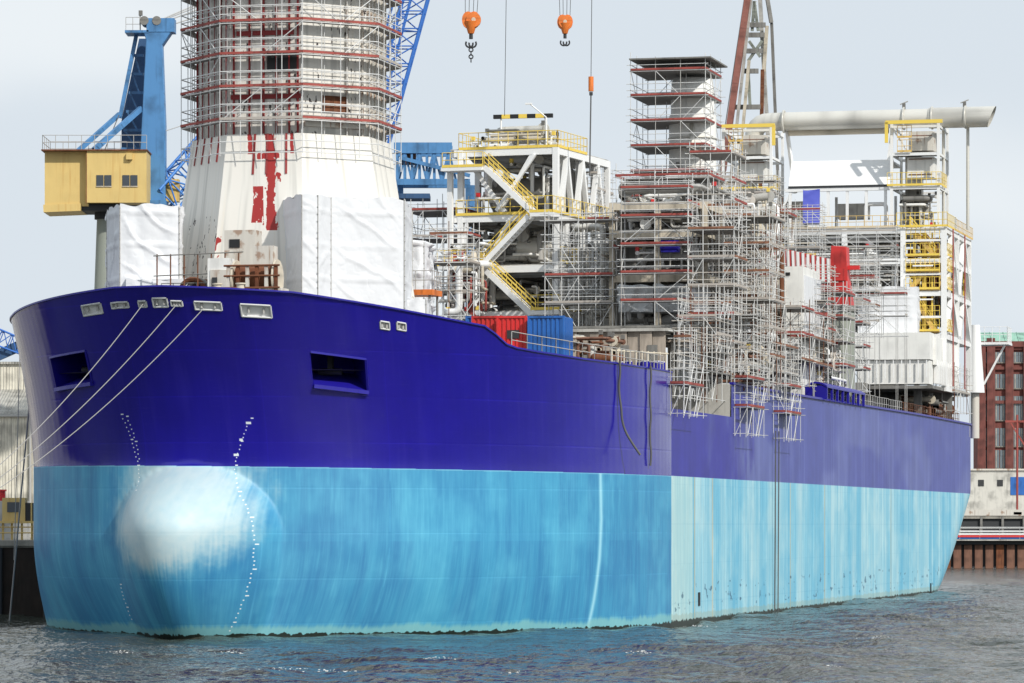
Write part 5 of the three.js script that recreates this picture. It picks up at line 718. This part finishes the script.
{ // brown and grey lattice mast
  const g = thing('lattice_mast', 'rust brown and grey lattice mast rising out of frame behind the scaffold tower', 'mast', q(742, 200, 425)), b = g.position.y; g.position.y = 5.4; const Y = (py) => ya(py, 425) - 5.4, L = (px) => (px - 742) / 9.15;
  beam(g, 'leg', M.rustRed || mat('rustRed', [.3, .12, .1], .7, { map: grime }), [0, Y(235), L(714)], [0, Y(-60), L(756)], .62, .62); beam(g, 'leg', M.steelLight, [.4, Y(235), L(724)], [.2, Y(-60), L(757)], .24, .3); beam(g, 'leg', M.steelLight, [3.4, Y(235), L(768)], [2.6, Y(-60), L(752)], .38, .38); beam(g, 'leg', M.steel, [3.8, Y(235), L(774)], [3, Y(20), L(766)], .26, .3); beam(g, 'leg', M.steel, [3, Y(20), L(766)], [2.4, Y(-60), L(754)], .3, .4); beam(g, 'leg', M.cream, [.6, Y(235), L(732)], [.6, Y(60), L(748)], .3, .3); beam(g, 'leg', M.rust, [2, Y(235), L(756)], [2, Y(68), L(759)], .36, .36); beam(g, 'leg', M.cream, [2.2, Y(70), L(760)], [2.2, Y(24), L(763)], .34, .34);
  for (const [py, a, c] of [[106, 732, 758], [70, 740, 756], [50, 744, 760], [34, 745, 762], [24, 748, 763], [140, 727, 760]]) beam(g, 'cross_beam', M.steel, [1, Y(py), L(a)], [1.4, Y(py), L(c)], .35, .5); for (const [x0, y0, x1, y1] of [[746, 60, 760, 40], [747, 40, 758, 56], [750, 30, 752, 0], [756, 30, 752, 0], [746, 66, 748, 106]]) beam(g, 'brace', M.greyGreen, [1.2, Y(y0), L(x0)], [1.2, Y(y1), L(x1)], .22, .3); for (let i = 0; i < 22; i++) tube(g, 'ladder_rung', M.galv, [1.6, Y(24 - i * 4), L(750)], [1.6, Y(24 - i * 4), L(754)], .05); tube(g, 'stay_cable', M.galvDull, [0, Y(235), L(709)], [0, Y(-60), L(753)], .05);
  for (const [z, x] of [[L(714), 0], [L(768), 3.4], [L(732), .6]]) box(g, 'foot', M.steel, [x, Y(235) / 2 - .2, z], [.9, Y(235), .9]); void b;
}
// ================================================================ CRANES AND BUILDINGS BEHIND
{ // yellow cabin crane with blue A-frame
  const D = 318, S = D / FOC, O = at(110, 300, D); O.y = 5.4; const g = thing('dock_crane', 'dock crane with yellow machine house and blue tower behind the bow', 'crane', O, { world: true }), X = (px) => (px - 110) * S, Y = (py) => ya(py, D) - 5.4;
  const hs = new THREE.Shape([[X(43), Y(206)], [X(43), Y(152)], [X(87), Y(150)], [X(87), Y(206)], [X(60), Y(211)]].map((p) => new THREE.Vector2(...p))); void hs;
  box(g, 'machine_house', M.cabin, [X(117), (Y(151) + Y(203)) / 2, -2.4], [X(147) - X(87), Y(151) - Y(203), 5.6]); const lf = box(g, 'machine_house_side', M.cabin, [X(65) + .1, (Y(151) + Y(206)) / 2, -2.6], [X(87) - X(43), Y(151) - Y(206), 4.6]); void lf; box(g, 'side_seam', M.rust, [X(87), (Y(151) + Y(204)) / 2, .42], [.05, Y(151) - Y(204), .04]); box(g, 'underside', M.dark, [X(82), Y(207), -2.6], [X(120) - X(48), .5, 4.4]); const chs = box(g, 'chamfer', M.cabin, [X(62), Y(207.5), -2.4], [X(84) - X(46), .6, 4.4]); chs.rotation.z = .04;
  for (const [a, b] of [[97, 104], [105, 112], [123, 130], [131, 138]]) { const w = box(g, 'window', M.glass, [X((a + b) / 2), Y(181), .42], [X(b) - X(a), .86, .08]); box(w, 'frame', M.cream, [0, -.47, .02], [.6, .08, .06]); } box(g, 'roof_lip', M.rust, [X(95), Y(150.6), -2.4], [X(148) - X(42), .1, 6]); box(g, 'wall_box', M.cabin, [X(130), Y(157), .55], [.5, .5, .3]); railing(g, M.galvDull, [X(43), Y(150), .3], [X(147), Y(150), .3], 1.15, 1.1, false); railing(g, M.galvDull, [X(43), Y(150), -5], [X(147), Y(150), -5], 1.15, 1.1, false); railing(g, M.galvDull, [X(43), Y(150), -5], [X(43), Y(150), .3], 1.15, 1.3, false);
  // blue box mast: right leg solid and tapering, left leg with open cross frames
  const ms = new THREE.Shape([[X(139), Y(200)], [X(137), Y(150)], [X(143), Y(35)], [X(140), Y(26)], [X(168), Y(26)], [X(158), Y(40)], [X(161), Y(120)], [X(161), Y(200)]].map((p) => new THREE.Vector2(...p))); const me = new THREE.ExtrudeGeometry(ms, { depth: 1.4, bevelEnabled: true, bevelSize: .05, bevelThickness: .05, bevelSegments: 1 }); me.translate(0, 0, -4.6); add(g, 'mast_leg', me, M.blueCrane);
  const ls = new THREE.Shape([[X(113), Y(150)], [X(113), Y(112)], [X(131), Y(28)], [X(143), Y(28)], [X(136), Y(70)], [X(134), Y(150)]].map((p) => new THREE.Vector2(...p))); const le = new THREE.ExtrudeGeometry(ls, { depth: .5, bevelEnabled: false }); le.translate(0, 0, -7.4); add(g, 'rear_leg', le, M.blueDeep || mat('blueDeep', [.03, .09, .22], .6, { map: grime }));
  for (let i = 0; i < 6; i++) { const py = 48 + i * 19, l = lerp(128, 115, i / 5) , rr = 138; beam(g, 'cross_frame', M.blueCrane, [X(l), Y(py), -5], [X(rr), Y(py), -5], .18, .22); if (i < 5) beam(g, 'brace', M.blueCrane, [X(l + 1), Y(py), -5], [X(lerp(l, rr, .6)), Y(py + 18), -5], .12, .12); } beam(g, 'edge_rail', M.blueCrane, [X(114), Y(112), -4.8], [X(131), Y(26), -4.8], .3, .3);
  const hd = box(g, 'mast_head', M.blueCrane, [X(157), Y(20), -4], [X(171) - X(143), 1.1, 1.8]); for (const x of [-.7, .3]) tube(hd, 'sheave', M.steel, [x - .6, .35, -.95], [x - .6, .35, .95], .36, true); box(g, 'head_platform', M.blueCrane, [X(133), Y(26.5), -4.4], [X(146) - X(122), .2, 2.6]); railing(g, M.galvDull, [X(122), Y(26), -3.2], [X(143), Y(26), -3.2], 1.1, .6, false); tube(g, 'beacon_post', M.galvDull, [X(135), Y(26), -4.4], [X(135), Y(8), -4.4], .06); box(g, 'beacon', M.steel, [X(135.5), Y(6), -4.4], [.3, .4, .3]);
  beam(g, 'back_stay', M.blueCrane, [X(76), Y(150), -1.2], [X(114), Y(108), -4.6], .3, .34); beam(g, 'back_stay', M.blueCrane, [X(94), Y(150), 0], [X(137), Y(104), -3.4], .34, .4); tube(g, 'stay_rope', M.ropeDark, [X(103), Y(150), -1], [X(114), Y(110), -4], .04);
  for (const [y0, y1] of [[17, 2], [19, 6], [24, 15], [16, -2]]) tube(g, 'luffing_rope', M.galvDull, [X(150), Y(y0), -4], [X(230), Y(y1 - 26), -9], .05); tube(g, 'mast_rope', M.galvDull, [X(161), Y(126), -4], [X(200), Y(110), -6], .035);
  lattice(g, M.blueLattice2 || mat('blueLattice2', [.05, .2, .55], .5), [X(158), Y(196), -4.4], [X(235), Y(95), -8], 2.2, 1.6, 9, .13, .07, 'jib_bay'); box(g, 'jib_foot', M.yellowPale, [X(168), Y(186), -4.6], [X(175) - X(162), 1.8, 1.2]); box(g, 'mast_foot', M.blueCrane, [X(151), Y(203), -3.9], [X(164) - X(140), .9, 2.6]);
  const col = new THREE.CylinderGeometry(.75, 1.7, Y(214), 14); add(g, 'pillar', col, M.greyGreen).position.set(X(103), Y(214) / 2, -2.6); tube(g, 'slew_bearing', M.dark, [X(103), Y(217), -2.6], [X(103), Y(208), -2.6], .95, true);
}
{ // blue crawler boom behind the turret
  const D = 300; const g = thing('lattice_boom_crane', 'bright blue lattice boom rising behind the turret tower', 'crane', [at(352, 525, D).x, 5.4, -D], { world: true }), L = (px, py, dz = 0) => { const p = at(px, py, D + dz); return [p.x - g.position.x, p.y - 5.4, p.z + D]; };
  lattice(g, M.blueLattice, L(350, 240), L(426, -40), 1.9, 1.9, 16, .12, .055, 'lattice_bay'); lattice(g, M.blueLattice, L(352, 190, 6), L(410, -30, 6), 1.3, 1.3, 14, .08, .04, 'backmast_bay'); for (let i = 0; i < 4; i++) tube(g, 'pendant', M.blueLattice, L(392 + i * 4, 30, 3), L(419, 32, 0), .05); box(g, 'boom_foot', M.blueLattice, [L(350, 240)[0], L(350, 240)[1] / 2, 0], [2.4, L(350, 240)[1], 2.6]);
}
{ // blue truss gantry left of the frame module
  const D = 335, O = at(420, 525, D); O.y = 5.4; const g = thing('truss_gantry', 'blue truss gantry seen between the turret and the frame module', 'gantry', O, { world: true }), L = (px, py, dz = 0) => { const p = at(px, py, D); return [p.x - O.x, p.y - 5.4, dz]; };
  for (const z of [0, -3]) { beam(g, 'top_chord', M.blueCrane, L(394, 148, z), L(452, 148, z), .4, .9); beam(g, 'bottom_chord', M.blueCrane, L(390, 182, z), L(470, 182, z), .4, .5); for (let i = 0; i < 8; i++) { beam(g, 'post', M.blueCrane, L(397 + i * 7.4, 150, z), L(397 + i * 7.4, 182, z), .18, .2); beam(g, 'brace', M.blueCrane, L(397 + i * 7.4, i % 2 ? 150 : 181, z), L(404.4 + i * 7.4, i % 2 ? 181 : 150, z), .16, .18); } } box(g, 'winch_house', M.brown, [L(408, 157)[0], L(408, 157)[1], -.9], [1.3, 1.1, 1]); beam(g, 'sloping_chord', M.blueCrane, L(400, 158, .3), L(470, 176, .3), .25, .3); for (const px of [388, 398, 470]) box(g, 'leg', M.blueCrane, [L(px, 0)[0], L(0, 184)[1] / 2, -1.5], [.8, L(0, 184)[1], .8]); box(g, 'deck', M.blueDeep, [L(400, 0)[0], L(0, 196)[1], -1.5], [5, .4, 3.4]);
}
{ // hook blocks
  const hook = (label, px, py, D, sc, kind) => { const O = at(px, py, D), g = thing('hook_block', label, 'hook block', O, { world: true, group: 'crane hooks hanging from above' }), H = at(px, -60, D).y - O.y;
    if (kind === 2) { tube(g, 'weight', M.orange, [0, -.45 * sc, 0], [0, .45 * sc, 0], .16 * sc, true); box(g, 'shackle', M.dark, [0, -.6 * sc, 0], [.26, .24, .2]); tube(g, 'rope', M.ropeDark, [0, .4, 0], [.1, H, 0], .03); tube(g, 'sling', M.ropeDark, [0, -.6, 0], [-.1, -(176 - py) * D / FOC, 0], .06); return; }
    const dx = kind === 0 ? .18 : 0; for (const x of [-.22, .22]) { const c = tube(g, 'cheek_plate', M.orange, [x * sc, 0, -.16], [x * sc, 0, .16], .62 * sc, true); c.rotation.set(Math.PI / 2, 0, 0); c.scale.set(.45 * sc, .3 + Math.abs(x) * 0, .62 * sc); } const dz = add(g, 'sheave', new THREE.CylinderGeometry(.55 * sc, .55 * sc, .5, 20).rotateX(Math.PI / 2), M.orange); dz.position.x = dx; add(g, 'hub', new THREE.CylinderGeometry(.16 * sc, .16 * sc, .62, 12).rotateX(Math.PI / 2), M.cream).position.x = dx; const body = new THREE.CylinderGeometry(.5 * sc, .22 * sc, .9 * sc, 14); add(g, 'body', body, M.orange).position.y = -.55 * sc;
    for (const x of [-.42, -.15, .15, .42]) tube(g, 'fall_rope', M.ropeDark, [x * sc, .2, 0], [x * sc * 1.5 + dx, H, 0], .025); tube(g, 'swivel', M.dark, [0, -1.4 * sc, 0], [0, -.9 * sc, 0], .14 * sc, true); for (const s of [-1, 1]) { const t = add(g, 'hook', new THREE.TorusGeometry(.26 * sc, .07 * sc, 7, 16, Math.PI * 1.3), M.dark); t.position.set(s * .12 * sc, -1.75 * sc, 0); t.rotation.set(0, s > 0 ? 0 : Math.PI, Math.PI * .9); }
    if (kind === 0) for (let i = 0; i < 4; i++) { const t = add(g, 'chain_link', new THREE.TorusGeometry(.14, .045, 6, 12), M.dark); t.position.y = -2.2 * sc - i * .24; t.rotation.y = i % 2 ? Math.PI / 2 : 0; } };
  hook('left orange hook block with a dangling chain', 471, 20, 280, .95, 0); hook('round orange hook block in the middle of the sky', 565, 22, 290, .85, 1); hook('slim orange weight on a long sling above the frame module', 591, 84, 296, 1.2, 2);
  const o = add(scene, numbered('hoist_rope'), ropeGeo(at(507, -60, 292), at(504.5, 116, 296), 0, .025), M.ropeDark); o.userData = { label: 'thin dark hoist rope running down to the striped lifting beam', category: 'rope' };
}
{ // warehouse and yard at the left
  let g = thing('warehouse', 'pale warehouse with grey corrugated roof behind the quay', 'warehouse', [at(0, 525, 340).x - 20, 5.4, -340], { world: true }); const Y = (py) => ya(py, 340) - 5.4;
  for (let i = 0; i < 18; i++) box(g, 'wall_panel', M.wallCream, [-8 + i * 2 + .0, Y(415) / 2, 0], [1.96, Y(415), .3]); const rf = box(g, 'roof', M.roofGrey, [9, (Y(415) + Y(388)) / 2, -4], [37, .25, 8.8]); rf.rotation.x = Math.atan2(Y(388) - Y(415), 8.2); for (let i = 0; i < 18; i++) box(g, 'upper_wall_panel', M.wallCream, [-8 + i * 2, (Y(388) + Y(360)) / 2, -8.4], [1.96, Y(360) - Y(388), .3]); tube(g, 'gutter', M.galvDull, [-9, Y(416), .3], [27, Y(416), .3], .14); tube(g, 'downpipe', M.galvDull, [22.6, 0, .3], [22.6, Y(416), .3], .12); box(g, 'base_course', M.concrete, [9, .9, .1], [36.4, 1.8, .4]); box(g, 'roof', M.roofGrey, [9, Y(359), -16], [37, .2, 16]);
  g = thing('loading_machine', 'yellow loading machine on the quay beside the bow', 'machine', [at(20, 540, 280).x, 5.4, -280], { world: true }); const X = (px) => (px - 20) * .07; box(g, 'cab', M.cabin, [X(14), 2.1, -.5], [1.6, 1.7, 1.4]); box(g, 'counterweight', M.dark, [X(26), 1.9, -.5], [1, 1.4, 1.2]); for (const px of [3, 12, 22, 32]) box(g, 'leg', M.cabin, [X(px), .7, 0], [.14, 1.4, .14]); box(g, 'deck_beam', M.cabin, [X(18), 1.25, 0], [2.6, .16, 1]); box(g, 'window', M.glass, [X(14), 2.3, .22], [.9, .7, .06]); for (const y of [.5, .9]) tube(g, 'rail', M.cabin, [X(0), y, .3], [X(38), y, .3], .05); tube(g, 'bar', M.cabin, [X(32), 0, .3], [X(32), 2.6, .3], .06);
  g = thing('grey_bin', 'grey steel bin with a red cap on the quay', 'bin', [at(6, 500, 290).x, 5.4, -290], { world: true }); box(g, 'body', M.steelLight, [.4, 1.4, 0], [2.4, 2.8, 1.6]); tube(g, 'cap', M.redClean, [-.4, 2.8, 0], [-.4, 3.5, 0], .35, true); box(g, 'cap_lid', M.redClean, [-.4, 3.56, 0], [.8, .12, .8]);
  g = thing('yard_boom', 'small dark blue lattice boom at the left edge above the warehouse', 'crane', [at(-30, 525, 380).x, 5.4, -380], { world: true }); const L = (px, py) => { const p = at(px, py, 380); return [p.x - g.position.x, p.y - 5.4, 0]; }; lattice(g, M.blueLattice, L(-40, 322), L(60, 362), 1.7, 1.2, 10, .1, .05, 'boom_bay'); beam(g, 'boom_rest', M.blueDeep, L(-40, 372), L(24, 344), .6, 1); box(g, 'support', M.blueDeep, [L(-28, 0)[0], L(0, 355)[1] / 2, 0], [1.4, L(0, 355)[1], 1.4]);
}
{ // brick office building and low sheds at the right
  const D = 650, S = D / FOC; let g = thing('brick_building', 'red brick building with green copper roof at the right edge', 'building', [at(975, 525, D).x, 8, -D], { world: true }); const X = (px) => (px - 975) * S, Y = (py) => ya(py, D) - 8, Wd = 26;
  box(g, 'wall', M.brick, [Wd / 2 + 1.2, Y(345) / 2, -6.6], [Wd, Y(345), 12]); for (const px of [976, 985.5, 1004, 1022, 1041]) box(g, 'pilaster', M.brick, [X(px) + .9, Y(px === 985.5 ? 338 : 346) / 2, -.3], [1.3, Y(px === 985.5 ? 338 : 346), .9]); for (const py of [348, 368, 402]) box(g, 'string_course', M.brick, [Wd / 2 + 1.2, Y(py), -.42], [Wd + .4, .5, .5]); box(g, 'parapet', M.brick, [Wd / 2 + 1.2, Y(344), -.3], [Wd + .8, .9, 1]);
  const rf = box(g, 'copper_roof', M.copper, [Wd / 2 + 1, (Y(345) + Y(332)) / 2, -3], [Wd + 1, .3, 5.4]); rf.rotation.x = .42; box(g, 'copper_roof', M.copper, [Wd / 2 + 1, Y(332.5), -9], [Wd + 1, .3, 8]); for (let i = 0; i < 12; i++) { const b = box(g, 'roof_seam', M.copper, [.8 + i * 2.2, (Y(345) + Y(332)) / 2 + .2, -3], [.12, .12, 5.3]); b.rotation.x = .42; }
  for (const [py0, py1] of [[352, 362], [374, 388], [396, 420], [428, 446], [450, 468]]) for (const px of [980.5, 991, 998, 1010, 1016.5, 1028, 1034.5]) { const cx = X(px) + .9, h = Y(py0) - Y(py1), w = box(g, 'window', M.paneGrey, [cx, (Y(py0) + Y(py1)) / 2, -.56], [1.0, h, .08]); box(w, 'sill', M.concrete, [0, -h / 2 - .1, .1], [1.2, .18, .3]); box(w, 'blind', M.paneGrey, [0, h * .32, .06], [.92, h * .3, .03]); box(w, 'mullion', M.cream, [0, 0, .07], [.08, h - .05, .05]); }
  g = thing('white_shed', 'low white building with two dark windows and a blue door on the far quay', 'shed', [at(950, 525, 620).x, 8, -620], { world: true }); const x2 = (px) => (px - 950) * .155, y2 = (py) => ya(py, 620) - 8; box(g, 'wall', M.silver, [x2(1010), y2(470) / 2, -3], [x2(1070), y2(470), 6]); for (const px of [981, 1000]) box(g, 'window', M.dark, [x2(px), y2(483), .03], [.9, 1, .08]); box(g, 'door', M.blueBox, [x2(1018), y2(486), .04], [x2(1025) - x2(1010), y2(477) - y2(495), .1]); box(g, 'roof_edge', M.whiteWorn, [x2(1010), y2(469.6), -2.9], [x2(1072), .25, 6.4]);
  g = thing('red_derrick', 'red steel derrick post with arm on the far quay', 'derrick', [at(1021, 525, 596).x, 8, -600.5], { world: true }); tube(g, 'post', M.toe, [0, 0, 0], [0, 15, 0], .16, true); beam(g, 'arm', M.toe, [-1.8, 14, 0], [3, 14, 0], .3, .3); beam(g, 'strut', M.toe, [-1, 13.8, 0], [1.6, 9.6, 0], .22, .22); box(g, 'base', M.steel, [0, .2, 0], [1.2, .4, 1.2]);
}

renderer.render(scene, camera);
